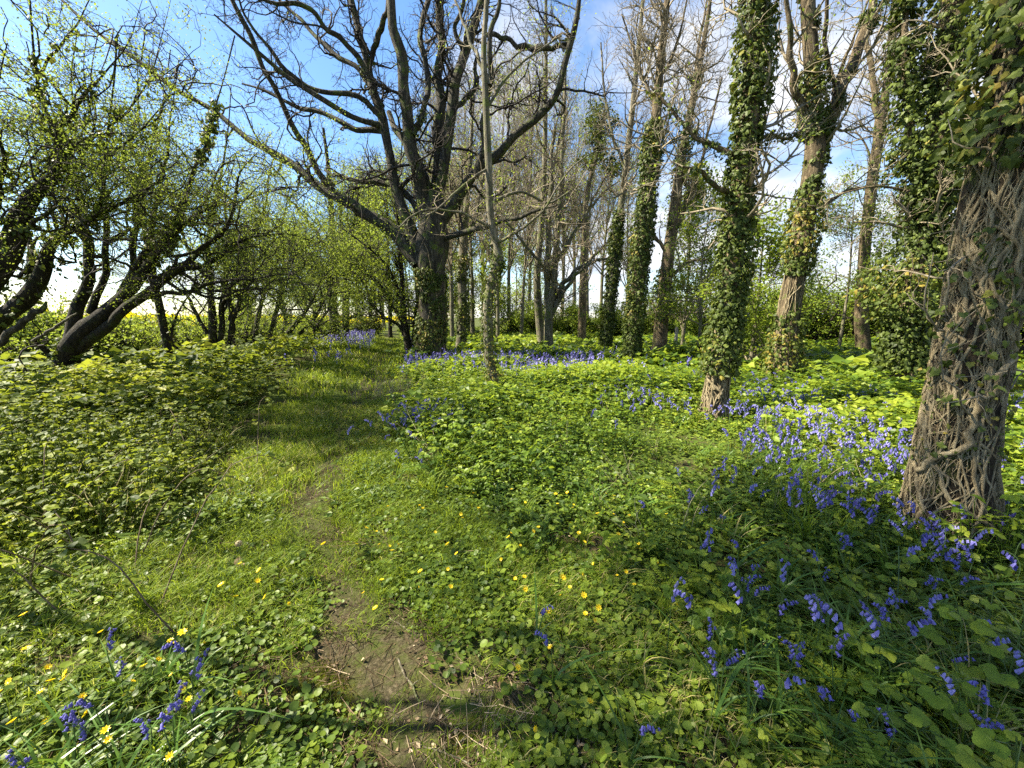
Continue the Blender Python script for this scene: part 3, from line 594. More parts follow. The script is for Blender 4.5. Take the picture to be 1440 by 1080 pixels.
# out-of-frame neighbours of the same hedge shade the foreground
# ---- distant path-side trees
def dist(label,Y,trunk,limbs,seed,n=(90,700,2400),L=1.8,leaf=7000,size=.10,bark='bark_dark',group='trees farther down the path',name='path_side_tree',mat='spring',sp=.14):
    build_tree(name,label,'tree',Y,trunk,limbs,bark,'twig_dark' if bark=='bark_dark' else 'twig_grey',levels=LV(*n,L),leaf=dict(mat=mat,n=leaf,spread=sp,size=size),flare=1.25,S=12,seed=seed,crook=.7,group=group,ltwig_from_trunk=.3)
dist('dark straight trunk on the left of the far bluebell carpet',20,[(471,482,14),(470,450,13),(468,420,13),(469,390,13),(470,350,10),(466,300,8),(462,240,6),(455,180,4)],
 [(.5,[(470,400,7),(450,370,6),(430,355,5),(405,350,3)]),(-.5,[(471,400,7),(480,360,6),(495,320,4),(505,270,3)]),(.5,[(468,360,6),(440,320,5),(415,290,4),(395,270,3)])],81)
dist('second dark trunk with a side branch, right behind the straight one',23,[(486,474,10),(486,440,10),(487,410,9),(484,380,8),(480,330,6),(478,270,4)],
 [(.3,[(487,450,4),(497,445,4),(512,440,3)]),(-.4,[(486,400,4),(500,370,4),(520,345,3)])],82,(70,500,1800))
dist('small leaning tree whose bare branch arches left toward the path, beside the oak',15.5,[(575,497,11),(572,470,9),(568,440,8),(566,400,7),(563,360,6),(560,320,5),(555,270,3)],
 [(.4,[(575,480,5),(560,458,5),(540,445,5),(522,428,4),(515,405,4),(500,385,3),(480,370,2)]),(.4,[(570,465,4),(550,425,3),(525,390,3),(490,365,2)]),(-.4,[(566,420,4),(548,380,3.5),(520,350,3),(480,320,2)]),(-.5,[(579,490,6),(586,440,5),(584,390,4)])],83,(80,560,2200),1.5,6000,.08)
dist('slender tree glimpsed in the gap between the path and the oak',26,[(549,470,6),(548,430,6),(546,390,5),(545,330,4),(543,260,3)],[(.3,[(547,410,3),(530,370,2),(515,340,1.5)])],84,(60,450,1800),2.0,6000,.11)
dist('slender forked tree standing over the far end of the path',30,[(522,468,6),(521,430,5),(524,390,5),(520,330,4),(518,260,3)],[(.3,[(522,420,3),(505,380,2.5),(490,350,2)])],85,(60,450,1800),2.4,7000,.13)
# ---- bare trees behind the clearing
def plain_tree(name,label,px,Y,H,r,seed,leaf=0,group=None,mat='spring',bark='bark_pale',lean=0.0,size=.11,n=(44,420,2200),ang=32,t0=.3,up=.16,twig='twig_grey',sway=.015):
    rs(seed)
    p,_=at(px,450,Y); x=p[0]; h=hz(x,Y)
    K=24; s=np.linspace(0,1,K)
    P=np.stack([x+lean*H*s+.02*H*np.sin(s*5+seed)*s, Y+sway*H*np.sin(s*(4+sway*150)+seed*2)*s, h-.2+H*s],-1); Rr=r*(1-.85*s)*(1+.3*np.exp(-s*H/.4))
    root=empty(name,(x,Y,h)); tag(root,label,'tree',group)
    mb=MB(); add_tubes(mb,P[None],Rr[None],10,amp=.06,freq=8,seed=seed); mb.obj('trunk',M[bark],root,(x,Y,h))
    tw=MB(); cp,cr=grow(P[None],Rr[None],n[0],H*.36,ang=ang,wander=.14,up=up,K=9,rr=.5,t0=t0,rmin=.012,rmax=r*.5,shrink=.6); add_tubes(tw,cp,cr,4)
    cp,cr=grow(cp,cr,n[1],H*.14,ang=35,wander=.2,up=.12,K=6,rr=.55,rmin=.008); add_tubes(tw,cp,cr,3)
    cp,cr=grow(cp,cr,n[2],H*.06,ang=35,wander=.22,up=.08,K=4,rr=.6,rmin=.006); add_tubes(tw,cp,cr,3)
    tw.obj('twigs',M[twig],root,(x,Y,h))
    if leaf:
        lf=MB(); foliage(lf,cp,leaf,.12,size); lf.obj('foliage',M[mat],root,(x,Y,h))
    return root
BG='bare grey trees of the wood behind the clearing'
bgs=[(618,30,15,.16),(636,24,13,.14),(664,27,15,.15),(679,36,17,.2),(700,22,12,.11),(716,30,16,.16),(733,25,14,.12),(744,38,18,.2),(790,28,15,.15),(806,34,16,.18),(826,26,12,.12),(845,40,17,.2),(650,44,17,.2),(700,46,18,.2),(770,48,18,.2),(590,38,16,.2),(570,46,17,.2),(540,40,15,.18),(505,46,16,.2),(530,55,17,.2),(625,55,18,.2),(880,36,13,.15)]
for i,(px,Y,H,r) in enumerate(bgs):
    nb={0:'oak trunk',1:'short ivy-wrapped tree',2:'slim crooked tree',3:'thin pale tree',4:'young pine'}
    plain_tree('bare_tree','bare grey upright tree in the thin wood behind the clearing',px,Y,H,r,200+i,leaf=1100 if i<12 else 3600,group=BG,lean=R8.normal()*.02,size=.12 if i<12 else .16)
for i,(px,Y,H,sd) in enumerate([(-640,1.35,9.6,398),(-600,1.85,9.4,399)]):
    plain_tree('hedge_tree',('tall leafy hedge tree beyond the left edge, level with the camera','tall leafy hedge tree beyond the left edge, just ahead of the camera')[i],px,Y,H,.03,sd,leaf=9000,mat='haw',n=(50,380,1600),ang=60,t0=.42,up=.03,size=.085,bark='bark_dark',twig='twig_dark',sway=.045)
# leafy young trees closing the view
FT='leafy young trees at the back of the wood'
ft=[(446,30,8),(400,30,8),(510,34,8),(575,30,8.5),(624,26,7),(660,30,7),(692,26,6),(725,33,7.5),(642,38,9),(500,60,10),(470,48,10),(430,42,9),(600,50,11),(548,70,11),(745,42,8),(345,22,5.0)]
for i,(px,Y,H) in enumerate(ft):
    plain_tree('leafy_tree','young tree in fresh yellow-green leaf at the back of the wood',px,Y,H,.08,300+i,leaf=3100,group=FT,n=(30,300,1300),ang=48,t0=.12,up=.06,size=.12+Y*.0012,bark='bark_pale',twig='twig_grey')
# ---- fresh green young trees on the right
plain_tree('young_field_maple','young maple in fresh leaf behind the two close ivied trunks',1062,10.5,3.9,.06,401,leaf=9500,n=(34,300,1400),ang=55,t0=.05,up=.03,size=.085)
plain_tree('young_hazel','young hazel with pale green leaves just right of the tall ivy tree',962,15,6.0,.07,402,leaf=9500,n=(30,260,1200),ang=40,t0=.15,up=.08,size=.10)
plain_tree('spindly_elder','thin-leaved spindly tree behind the brown bare trunk, leaves against the sky',1185,14.5,6.2,.06,403,leaf=5000,n=(26,220,900),ang=60,t0=.25,up=.0,size=.085)
plain_tree('leaning_elder','wide thin-leaved tree left of the dark ivy-clad trunk',985,12.5,5.0,.06,404,leaf=4200,n=(26,220,900),ang=62,t0=.25,up=.0,size=.08)
# ---- bushes
def bush(name,label,x,Y,w,h,n,seed,group,mat='spring',size=.1,dep=None,cat='bush'):
    rs(seed); dep=dep or w*.6; z=hz(x,Y); root=empty(name,(x,Y,z)); tag(root,label,cat,group)
    m=26; K=8; P=np.zeros((m,K,3)); th=R8.random(m)*6.283; q=R8.random(m)**.5
    for k in range(K):
        s=k/(K-1); P[:,k,0]=x+np.cos(th)*q*w*.5*(.25+.75*s); P[:,k,1]=Y+np.sin(th)*q*dep*.5*(.25+.75*s); P[:,k,2]=z-.05+h*s*(1-.45*q**2)*(.8+.2*np.cos(th*3+seed))
    P+=R8.normal(size=P.shape)*.03*h; Rr=np.full((m,K),.02*h)*np.linspace(1,.3,K)
    b=MB(); add_tubes(b,P,Rr,4); a,c=grow(P,Rr,260,h*.3,ang=55,wander=.3,rmin=.008,K=6,t0=.1,up=.06); add_tubes(b,a,c,3); a2,c2=grow(a,c,1100,h*.14,ang=50,wander=.3,rmin=.006,K=4); add_tubes(b,a2,c2,3)
    b.obj('branches',M['twig_dark'],root,(x,Y,z))
    f=MB(); foliage(f,a2,n,.07+.02*h,size,t0=0); f.obj('foliage',M[mat],root,(x,Y,z))
HB='green bushes of the hedge line on the right'
for i,(px,Y,w,h) in enumerate([(790,27,5,2.2),(850,25,4.5,2.0),(905,24,4,2.0),(960,25,5,2.0),(1010,22,4.5,1.9),(1090,21,4,1.7),(1150,19.5,4.5,2.1),(1190,21,4,1.8),(1250,18,4,2.0),(1310,17,5,2.2),(1400,13,5,2.3),(1450,12,5,2.4),(740,30,5,2.4),(1500,11,5,2.6)]):
    p,_=at(px,450,Y); bush('hedge_bush','rounded bush in spring leaf in the right-hand hedge line',p[0],Y,w*1.25,h*(1.3+.8*(px>1050)),12500,500+i,HB,size=.11)
LB='low green shrubs under the hawthorn hedge on the left'
for i,(px,Y,w,h) in enumerate([(-20,8.6,3,1.5),(30,9.5,3,1.75),(75,9.5,3,1.7),(115,9.3,3,1.7),(155,10,3,1.75),(205,11.5,3,1.45),(250,12.5,3,1.35),(290,13.5,3,1.6),(335,15,3,1.9),(380,18,3,1.8),(420,20,3,1.6),(60,12,4,1.4),(447,24,3.2,1.6)]):
    p,_=at(px,450,Y); bush('hedge_shrub','low leafy shrub filling the gap under the hawthorn hedge',p[0],Y,w,h,6500,540+i,LB,mat='haw' if i%2 else 'spring',size=.075)
p,_=at(516,465,27); bush('dark_evergreen_bush','small dark evergreen bush at the far end of the bluebell carpet',p[0],27,2.4,1.5,5000,560,None,mat='ivy',size=.11)
# fallen branches at the left
def log(name,label,nodes_,Y0,Y1,bark,seed,cat='branch'):
    rs(seed); P,Rr=limb_pts(nodes_,Y0,Y1); P=wiggle(P,Rr,.5,seed); b=P[0]
    mb=MB(); add_tubes(mb,P[None],Rr[None],12,amp=.1,freq=10,seed=seed)
    o=mb.obj(name,M[bark],None,tuple(b)); tag(o,label,cat)
log('fallen_branch','mossy broken branch propped up among the brambles at the left edge',[(-20,498,15),(10,472,14),(38,448,13),(58,436,11),(66,424,4)],5.0,5.3,'bark_oak',601)
log('fallen_branch','pale dead branch lying slanted at the foot of the broad hawthorn',[(45,480,6),(70,465,6),(90,452,5),(108,440,3)],6.6,6.9,'bark_pale',602)
# ================================================================== the ground
rs(900)
n=420; u=np.linspace(-1,1,n); k=6.2
gx=500*np.sinh(k*u)/np.sinh(k); gy=500*np.sinh(k*u)/np.sinh(k)+2.5
X,Y=np.meshgrid(gx,gy); Z=terrain(X,Y)
V=np.stack([X,Y,Z],-1).reshape(-1,3); i=np.arange(n-1); a=(i[:,None]*n+i[None,:]).ravel()
mb=MB(); mb.add(V,np.stack([a,a+1,a+n+1,a+n],-1)); tag(mb.obj('ground',M['ground']),kind='structure')
# path strip
PP=crom(PATH[:13],260); T=nrm(np.gradient(PP,axis=0)); Nn=np.stack([-T[:,1],T[:,0]],-1)
w=.2+.07*np.sin(np.arange(260)*.13)+.05*R8.normal(size=260).cumsum()*0
m_=9; cs=np.linspace(-1,1,m_)
jit=(.05*sn(PP,7,5))[:,None]
XY=PP[:,None,:]+Nn[:,None,:]*((w[:,None]*cs[None]+jit)[...,None])
Zp=terrain(XY[...,0],XY[...,1])+.014*(1-np.abs(cs)[None]**4)-.004*np.abs(cs)[None]
V=np.concatenate([XY,Zp[...,None]],-1).reshape(-1,3); i=np.arange(259); j=np.arange(m_-1); a=(i[:,None]*m_+j[None]).ravel()
mb=MB(); mb.add(V,np.stack([a,a+1,a+m_+1,a+m_],-1)); tag(mb.obj('path',M['path']),kind='structure')
# ---- templates
def blades(n,rad,h0,h1,w,K=4,bend=.5,seed=0):
    rs(seed); m=MB(); th=R8.random(n)*6.283; r=rad*R8.random(n)**.6
    b=np.stack([np.cos(th)*r,np.sin(th)*r,np.zeros(n)],-1)
    dth=R8.random(n)*6.283; H=h0+(h1-h0)*R8.random(n); s=np.linspace(0,1,K)
    out=np.stack([np.cos(dth),np.sin(dth),0*dth],-1)
    bd=bend*(.3+R8.random(n))*H
    C=b[:,None,:]+out[:,None,:]*(bd[:,None]*s[None]**2)[...,None]+np.array([0,0,1.])*(H[:,None]*(s[None]-.32*bend*s[None]**3))[...,None]
    side=np.stack([-np.sin(dth+.6),np.cos(dth+.6),0*dth],-1)
    W=(w*(.6+.7*R8.random(n)))[:,None]*(1-s[None]**2.2)*(.75+.5*s[None])+w*.04
    V=np.stack([C-side[:,None,:]*W[...,None]/2,C+side[:,None,:]*W[...,None]/2],2)
    i=np.arange(n)[:,None]*K*2; k=np.arange(K-1)[None]*2; a=(i+k)
    F=np.stack([a,a+1,a+3,a+2],-1).reshape(-1,4)
    m.add(V.reshape(-1,3),F,np.repeat(R8.random(n),K-1)); return m
def trif(mb,pos,az,size,T,tilt=.35,k3=3,tint=None,asp=1.25,face=(0,0,0)):
    n=len(pos); t=R8.random(n) if tint is None else tint
    for q in range(k3):
        an=az+(q-(k3-1)/2)*(1.25 if k3==3 else 1.0)
        ax=np.stack([np.cos(an),np.sin(an),-.15+0*an+R8.normal(size=n)*.12],-1)
        no=nrm(np.stack([R8.normal(size=n)*tilt,R8.normal(size=n)*tilt,np.ones(n)],-1)+np.asarray(face))
        sz=size*(1.0 if q==(k3-1)//2 else .82)
        put_leaves(mb,pos,ax,no,sz,T,t,asp=asp)
def herb(nl,rad,h0,h1,size,T,seed,k3=3,stems=True,asp=1.25,tilt=.5):
    rs(seed); m=MB(); th=R8.random(nl)*6.283; r=rad*R8.random(nl)**.5
    z=h0+(h1-h0)*R8.random(nl)*(1-.45*(r/rad)**2)
    pos=np.stack([np.cos(th)*r,np.sin(th)*r,z],-1)
    trif(m,pos,th+R8.normal(size=nl)*.6,size*(.6+.7*R8.random(nl)),T,k3=k3,asp=asp,tilt=tilt)
    if stems:
        b=pos*np.array([.25,.25,0]); mid=(b+pos)/2+np.array([0,0,.03])
        P=np.stack([b,mid,pos],1); V,F=tubes(P,np.full((nl,3),.0018),3); m.add(V,F,.2)
    return m
def mat_patch(n,rad,h,size,T,seed):
    rs(seed); m=MB(); th=R8.random(n)*6.283; r=rad*R8.random(n)**.5
    pos=np.stack([np.cos(th)*r,np.sin(th)*r,h*(.3+.7*R8.random(n))],-1)
    put_leaves(m,pos,np.stack([np.cos(R8.random(n)*6.3),np.sin(R8.random(n)*6.3),0*th],-1)+R8.normal(size=(n,3))*.3,nrm(np.stack([R8.normal(size=n)*.4,R8.normal(size=n)*.4,np.ones(n)],-1)),size*(.55+.7*R8.random(n)),T)
    return m
def feather(n,rad,h0,h1,size,seed):   # finely cut cow-parsley leaves
    rs(seed); m=MB(); 
    for q in range(n):
        az=R8.random()*6.283; r=rad*R8.random()**.5; z=h0+(h1-h0)*R8.random(); o=np.array([math.cos(az)*r,math.sin(az)*r,z]); d=np.array([math.cos(az),math.sin(az),.05]); sd=np.array([-d[1],d[0],0])
        kk=np.linspace(.1,1,8); L=size*(.7+.6*R8.random()); pos=[];ax=[]
        for t in kk:
            for s in (-1,1):
                for t2 in np.linspace(.3,1,3):
                    pos.append(o+d*L*t+sd*s*L*.45*(1-t*.85)*t2); ax.append(d*.8+sd*s)
        pos=np.array(pos);ax=np.array(ax); put_leaves(m,pos,ax,np.array([0,0,1.])+R8.normal(size=pos.shape)*.3,L*.17,L_DIA,R8.random())
    return m
GT=[blades(46,.11,.04,.13,.0042,4,.8,700+i) for i in range(5)]
GTm=[blades(30,.16,.05,.15,.008,3,.7,710+i) for i in range(4)]
GTf=[blades(16,.35,.06,.2,.025,3,.6,720+i) for i in range(3)]
GTT=[blades(26,.05,.14,.34,.006,6,.9,730+i) for i in range(5)]
BLT=[blades(20,.05,.14,.30,.0125,7,1.1,740+i) for i in range(5)]
BLm=[blades(14,.08,.13,.28,.016,4,1.1,745+i) for i in range(4)]
CEL=[mat_patch(46,.14,.07,.034,L_RND,750+i) for i in range(5)]
CELs=[mat_patch(70,.14,.035,.018,L_RND,755+i) for i in range(4)]
CELm=[mat_patch(34,.2,.09,.045,L_DIA,760+i) for i in range(4)]
BRn=[herb(22,.16,.05,.30,.040,L_BIG,770+i) for i in range(6)]
BRb=[herb(11,.13,.05,.27,.044,L_SER,829+i,tilt=.6,asp=1.3) for i in range(5)]
BRl=[herb(26,.15,.05,.36,.029,L_BIG,825+i,tilt=1.0) for i in range(6)]
BRm=[herb(20,.22,.06,.36,.056,L_DIA,780+i,stems=False,asp=1.5) for i in range(6)]
BRf=[herb(12,.5,.1,.42,.15,L_DIA,790+i,stems=False,asp=1.6) for i in range(5)]
FE=[feather(7,.08,.05,.16,.12,800+i) for i in range(4)]
TALL=[herb(16,.13,.15,.55,.06,L_BIG,815+i,k3=3,asp=1.1,tilt=.7) for i in range(5)]
DEAD=[blades(7,.06,.25,.6,.004,5,.5,835+i) for i in range(3)]
NET=[herb(26,.12,.04,.26,.04,L_BIG,810+i,k3=2,asp=1.2) for i in range(4)]
# ---- scattering
def wedge(r0,r1,dens):
    A=(r1*r1-r0*r0)/2*(2.0); n=int(A*dens)
    r=np.sqrt(r0*r0+(r1*r1-r0*r0)*R8.random(n)); a=(R8.random(n)*2-1)*1.0
    x=r*np.sin(a)*1.0; y=r*np.cos(a)-.25
    return x,y
def zones(x,y):
    d,s=path_d(x,y); left=s>0; p=np.stack([x,y],-1)
    c1=sn(p,1.3,31); c2=sn(p,3.1,32); c3=sn(p,6,33)
    return d,left,c1,c2,c3
def scat(mb,T,r0,r1,dens,prob,sc_=(.7,1.3),seed=0,hmul=None,squash=1.0,tilt=.12,rot=.45):
    rs(seed); x,y=wedge(r0,r1,dens); z=zones(x,y); pr=prob(x,y,*z); k=R8.random(len(x))<pr
    x,y=x[k],y[k]; S=sc_[0]+(sc_[1]-sc_[0])*R8.random(len(x))
    if hmul is not None: S=S*hmul(x,y)
    tile(mb,T,x,y,terrain(x,y)-.005,S,tilt=tilt,tv=rot,squash=squash); return len(x)
C01=lambda v: np.clip(v,0,1)
bare=lambda d,w0: sstep((d-w0)/.35)
nearL=lambda x,y: (y<2.6)&(x<-.3)
# bramble boundary distance left / right of the path, opens near the camera
def bl(y): return np.where(y<2.4,1.9-.2*y, .95+.12*np.clip(y-2.4,0,30))
def brr(y): return np.clip(1.5-.35*(y-2.2),.7,1.6)+.02*np.clip(y-6,0,50)
def p_grass(x,y,d,l,c1,c2,c3):
    lim=np.where(l,bl(y),brr(y)); g=C01(1.15-(d/lim)**3)
    return C01(bare(d+.12*c2+.08*c3,.04+.06*sstep((3.0-y)/1.6))+.28)*g*C01(.75+.3*c1)*np.where(y<1.7,C01(.35+.5*c2),1)
def p_tuft(x,y,d,l,c1,c2,c3):
    return bare(d,.45)*C01(.35+.5*c2)
def p_cel(x,y,d,l,c1,c2,c3):
    lim=np.where(l,bl(y)+.5,brr(y)+1.0)
    return bare(d+.16*c2+.10*c3,.07+.03*sstep((2.6-y)/1.2))*C01(1.3-(d/lim)**3)*C01(np.where(y<3.6,.62+.6*c2+.3*c3,.15+.4*c2))
def p_brR(x,y,d,l,c1,c2,c3): 
    return (~l)*sstep((d-brr(y)*.85)/.6+.25*c2)*C01(.9+.25*c1+.25*c2)*sstep((y-1.7+.35*c2)/.8)
def p_brL(x,y,d,l,c1,c2,c3): 
    return l*sstep((d-bl(y)+.3*c2)/.5)*C01(.85+.35*c2)*sstep((y-1.45)/.8)
def p_low(x,y,d,l,c1,c2,c3): return (~l)*sstep((d-.9)/.6)*C01(.5+.6*c2)*(y<3.2)
hR=lambda x,y: 1.08-.45*np.exp(-(((x+.8)/3.2)**2+((y-11.5)/2.2)**2))-.3*sstep((x-.8)/1.2)*sstep((6-y)/2)+.38*sn(np.stack([x,y],-1),1.1,41)+.12*sstep((y-3)/3)
hL=lambda x,y: .9+.35*sstep((-x-2)/2.5)+.28*sn(np.stack([x,y],-1),1.5,42)
tot={}
def stuff(name,mat,jobs,label=None):
    mb=MB(); n=0
    for j in jobs: n+=scat(mb,*j[:5],**j[5])
    o=mb.obj(name,mat,smooth=False); tag(o,kind='stuff'); 
    if label: o['label']=label
    tot[name]=(n,sum(len(f[0]) for f in mb.arrays()[1])); return o
stuff('grass',M['grass'],[
 (GT,.4,3.6,330,p_grass,dict(sc_=(.55,1.1),seed=1)),(GTm,3.6,8,150,p_grass,dict(sc_=(.7,1.2),seed=2)),(GTf,8,26,26,p_grass,dict(sc_=(.7,1.3),seed=3)),
 (GTT,.4,5,9,p_tuft,dict(sc_=(.6,1.1),seed=4)),(GTf,14,55,3.5,lambda x,y,d,l,c1,c2,c3:C01(.5+.3*c1)*(d>1)*(x>-20),dict(sc_=(1.2,2.6),seed=5)),(GTT,2,6,7,lambda *a:p_brR(*a)*C01(a[4]+.4),dict(sc_=(1.0,1.6),seed=8)),(GTT,5,11,6,p_tuft,dict(sc_=(.9,1.5),seed=6)),
 (GT,.4,3.4,170,lambda x,y,d,l,c1,c2,c3:C01(.35+.8*c3+.5*c2),dict(sc_=(.25,.6),seed=7))])
stuff('celandine_leaves',M['cel'],[
 (CEL,.4,3.6,150,p_cel,dict(sc_=(.45,.95),seed=10)),(CELs,.4,2.6,130,lambda *a:C01(p_cel(*a)*.6+.30*C01(a[5]+.4)),dict(sc_=(.5,1.1),seed=11)),(CELm,2.6,9,26,lambda x,y,d,l,c1,c2,c3:(~l)*(d>1.0)*.9,dict(sc_=(.9,1.6),seed=13)),(CELm,3.4,8,55,p_cel,dict(sc_=(.7,1.2),seed=12))])
stuff('bramble_and_raspberry_leaves',M['brm'],[
 (BRb,.7,2.9,24,lambda x,y,d,l,c1,c2,c3:(~l)*sstep((d-.75-.3*c2)/.4)*C01(.45+.7*c2),dict(sc_=(.45,1.15),seed=26)),(BRn,1.2,5.6,62,p_brR,dict(sc_=(.6,1.1),seed=20,hmul=hR)),(BRm,5.6,10,50,p_brR,dict(sc_=(.75,1.2),seed=21,hmul=hR)),(BRf,10,32,6,p_brR,dict(sc_=(.7,1.15),seed=22,hmul=hR)),(TALL,1.6,7,7,lambda *a:p_brR(*a)*C01(.2+a[5]*1.2),dict(sc_=(.7,1.25),seed=24)),(NET,1.2,6,16,lambda *a:p_brR(*a)*C01(a[4]*2),dict(sc_=(.8,1.3),seed=23))])
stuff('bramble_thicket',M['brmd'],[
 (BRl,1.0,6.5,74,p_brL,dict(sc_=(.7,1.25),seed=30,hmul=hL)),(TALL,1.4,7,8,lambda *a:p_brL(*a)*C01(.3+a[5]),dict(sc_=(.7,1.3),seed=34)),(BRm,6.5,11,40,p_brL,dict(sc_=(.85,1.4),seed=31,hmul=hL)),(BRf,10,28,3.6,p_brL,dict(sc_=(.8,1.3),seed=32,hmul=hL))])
stuff('cow_parsley_leaves',M['brm'],[(FE,.5,4.2,6,lambda *a:C01(p_low(*a)+p_cel(*a)*.15),dict(sc_=(.6,1.1),seed=35))])
def drift(x,y,d,l,c1,c2,c3):
    # bluebell drifts on the right, by the oak and far along the path
    a=(~l)*sstep((x-.55-.03*y)/1.3)*sstep((8.5-y)/3)*sstep((y-1.0)/.6)*C01(.4+.9*c2)
    return a
def far_b(x,y,d,l,c1,c2,c3):
    b=np.exp(-(((x+1.0)/3.2)**2+((y-12.0)/1.7)**2))*1.3*(d>.8)+np.exp(-(((x-.6)/2.2)**2+((y-10.0)/1.1)**2))*.8
    c=np.exp(-((x+.42*y+.4)/3.2)**2)*sstep((y-15)/2)*(d>.7)*C01(.7+.5*c1)
    return C01((b+c)*(.75+.4*c2))*(d>.7)
stuff('bluebell_leaves',M['blade'],[(BLT,.5,4.6,62,lambda *a:C01(drift(*a)+p_low(*a)*.35),dict(sc_=(.65,1.15),seed=40)),(BLm,4.6,8,30,drift,dict(sc_=(.8,1.2),seed=41)),(BLm,8,24,9,far_b,dict(sc_=(1,1.6),seed=42)),
  (BLT,.4,2.4,16,lambda x,y,d,l,c1,c2,c3:l*(d>.7)*(x<-.9)*1.0,dict(sc_=(.6,1),seed=43))])
# dead leaves, straw and mossy cushions on the trodden ground
LIT=[mat_patch(26,.2,.010,.022,L_DIA,850+i) for i in range(4)]
def straws(n,rad,seed):
    rs(seed); m=MB(); c=R8.normal(size=(n,3))*rad*.5; c[:,2]=.008+.02*R8.random(n); a=R8.random(n)*6.283; L=.02+.09*R8.random(n)**2
    d=np.stack([np.cos(a),np.sin(a),R8.normal(size=n)*.12],-1)*L[:,None]; P=np.stack([c-d,c+R8.normal(size=c.shape)*.004,c+d],1); P[...,2]=np.abs(P[...,2]); V,F=tubes(P,np.full((n,3),.0013),3); m.add(V,F,np.repeat(R8.random(n),len(F)//n)); return m
STW=[straws(18,.2,860+i) for i in range(5)]
stuff('leaf_litter',M['litter'],[(LIT,.4,4.5,34,lambda x,y,d,l,c1,c2,c3:C01(np.exp(-(d/.55)**2)+.25),dict(seed=50,tilt=0)),(STW,.4,4.5,110,lambda x,y,d,l,c1,c2,c3:C01(np.exp(-(d/.6)**2)*1.2+.1),dict(seed=51,tilt=0,sc_=(.5,1.1))),(LIT,4.5,9,9,lambda x,y,d,l,c1,c2,c3:np.exp(-(d/.5)**2),dict(seed=52,tilt=0))])
MS=[blades(160,.06,.008,.022,.0032,2,.5,870+i) for i in range(3)]
mossc=[on_ground(*q)[:2] for q in [(470,975),(500,985),(455,1000),(445,965),(520,960),(660,1035),(520,860),(430,1010)]]
def p_moss(x,y,*a):
    v=np.zeros_like(x)
    for i,(cx,cy) in enumerate(mossc): v=np.maximum(v,np.exp(-(((x-cx)**2+(y-cy)**2)/(.10 if i<5 else .06)**2)))
    return C01(v*1.4)+C01(a[3]+a[4]-.9)*.5*(a[0]<.7)
stuff('moss',M['moss'],[(MS,.4,2.6,900,p_moss,dict(sc_=(.6,1.4),seed=60,tilt=0)),(MS,2.0,6,120,lambda x,y,d,l,c1,c2,c3:C01(c2+.1)*(d<.6),dict(sc_=(.8,1.5),seed=61,tilt=0))])
# dry tussock
DRY=[blades(16,.09,.25,.55,.005,5,.45,880+i) for i in range(3)]
tc=[on_ground(588,556)[:2],on_ground(1180,505)[:2],on_ground(560,560)[:2]]
def p_dry(x,y,*a):
    v=np.zeros_like(x)
    for cx,cy in tc: v=np.maximum(v,np.exp(-(((x-cx)/.7)**2+((y-cy)/.5)**2)))
    return v*.9
stuff('dry_grass',M['dry'],[(DRY,4,16,9,p_dry,dict(sc_=(.8,1.2),seed=65)),(DEAD,1.2,7.5,8,lambda *a:C01(p_brL(*a)+p_brR(*a)*.22),dict(sc_=(.6,1.1),seed=66,tilt=.6))])
# ---- rape field
rs(70); mb=MB()
def field(n,x0,x1,y0,y1,size):
    x=x0+(x1-x0)*R8.random(n); y=y0+(y1-y0)*R8.random(n); z=terrain(x,y)+.72+.2*R8.random(n)
    put_leaves(mb,np.stack([x,y,z],-1),R8.normal(size=(n,3)),nrm(R8.normal(size=(n,3))*.5+np.array([0,0,1.])),size*(.6+.8*R8.random(n)),L_DIA)
field(26000,-45,-13.5,3,45,.26); field(20000,-140,-30,5,130,1.0)
o=mb.obj('rape_crop',M['rape'],smooth=False); tag(o,kind='stuff'); o['label']='yellow flowering crop in the field beyond the hedge'
mb=MB(); n=9000; x=-45+31*R8.random(n); y=2+45*R8.random(n); put_leaves(mb,np.stack([x,y,terrain(x,y)+.3+.7*R8.random(n)],-1),R8.normal(size=(n,3))+np.array([0,0,1.2]),R8.normal(size=(n,3)),.4,L_DIA)
o=mb.obj('crop_stalks',M['spring'],smooth=False); tag(o,kind='stuff')
n=160; u=np.linspace(0,1,n); X,Y=np.meshgrid(-160+146*u,-10+170*u); Z=terrain(X,Y)+.85
V=np.stack([X,Y,Z],-1).reshape(-1,3); i=np.arange(n-1); a=(i[:,None]*n+i[None,:]).ravel()
print('VEG',tot)
# ================================================================== bluebells
def bell_tpl(S=6,seed=0):
    rings=[(0,.10),(-.12,.26),(-.45,.30),(-.78,.28),(-.97,.42),(-1.0,.62),(-.86,.74)]
    V=[];F=[]
    for k,(z,r) in enumerate(rings):
        for j in range(S*2):
            th=j*math.pi/S; rr=r*(1 if k<4 else (1.0 if j%2==0 else (.75,.45,.30)[k-4])); zz=z if (k<4 or j%2==0) else (-.86,-.80,-.76)[k-4]
            V.append((rr*math.cos(th),rr*math.sin(th),zz))
    n=S*2
    for k in range(len(rings)-1):
        for j in range(n): F.append((k*n+j,k*n+(j+1)%n,(k+1)*n+(j+1)%n,(k+1)*n+j))
    return np.array(V),np.array(F)
BV,BF=bell_tpl(6)
BV4=np.array([(math.cos(j*math.pi/2)*r,math.sin(j*math.pi/2)*r,z) for z,r in ((0,.15),(-.35,.38),(-1,.55)) for j in range(4)]); BF4=np.array([(k*4+j,k*4+(j+1)%4,(k+1)*4+(j+1)%4,(k+1)*4+j) for k in range(2) for j in range(4)])
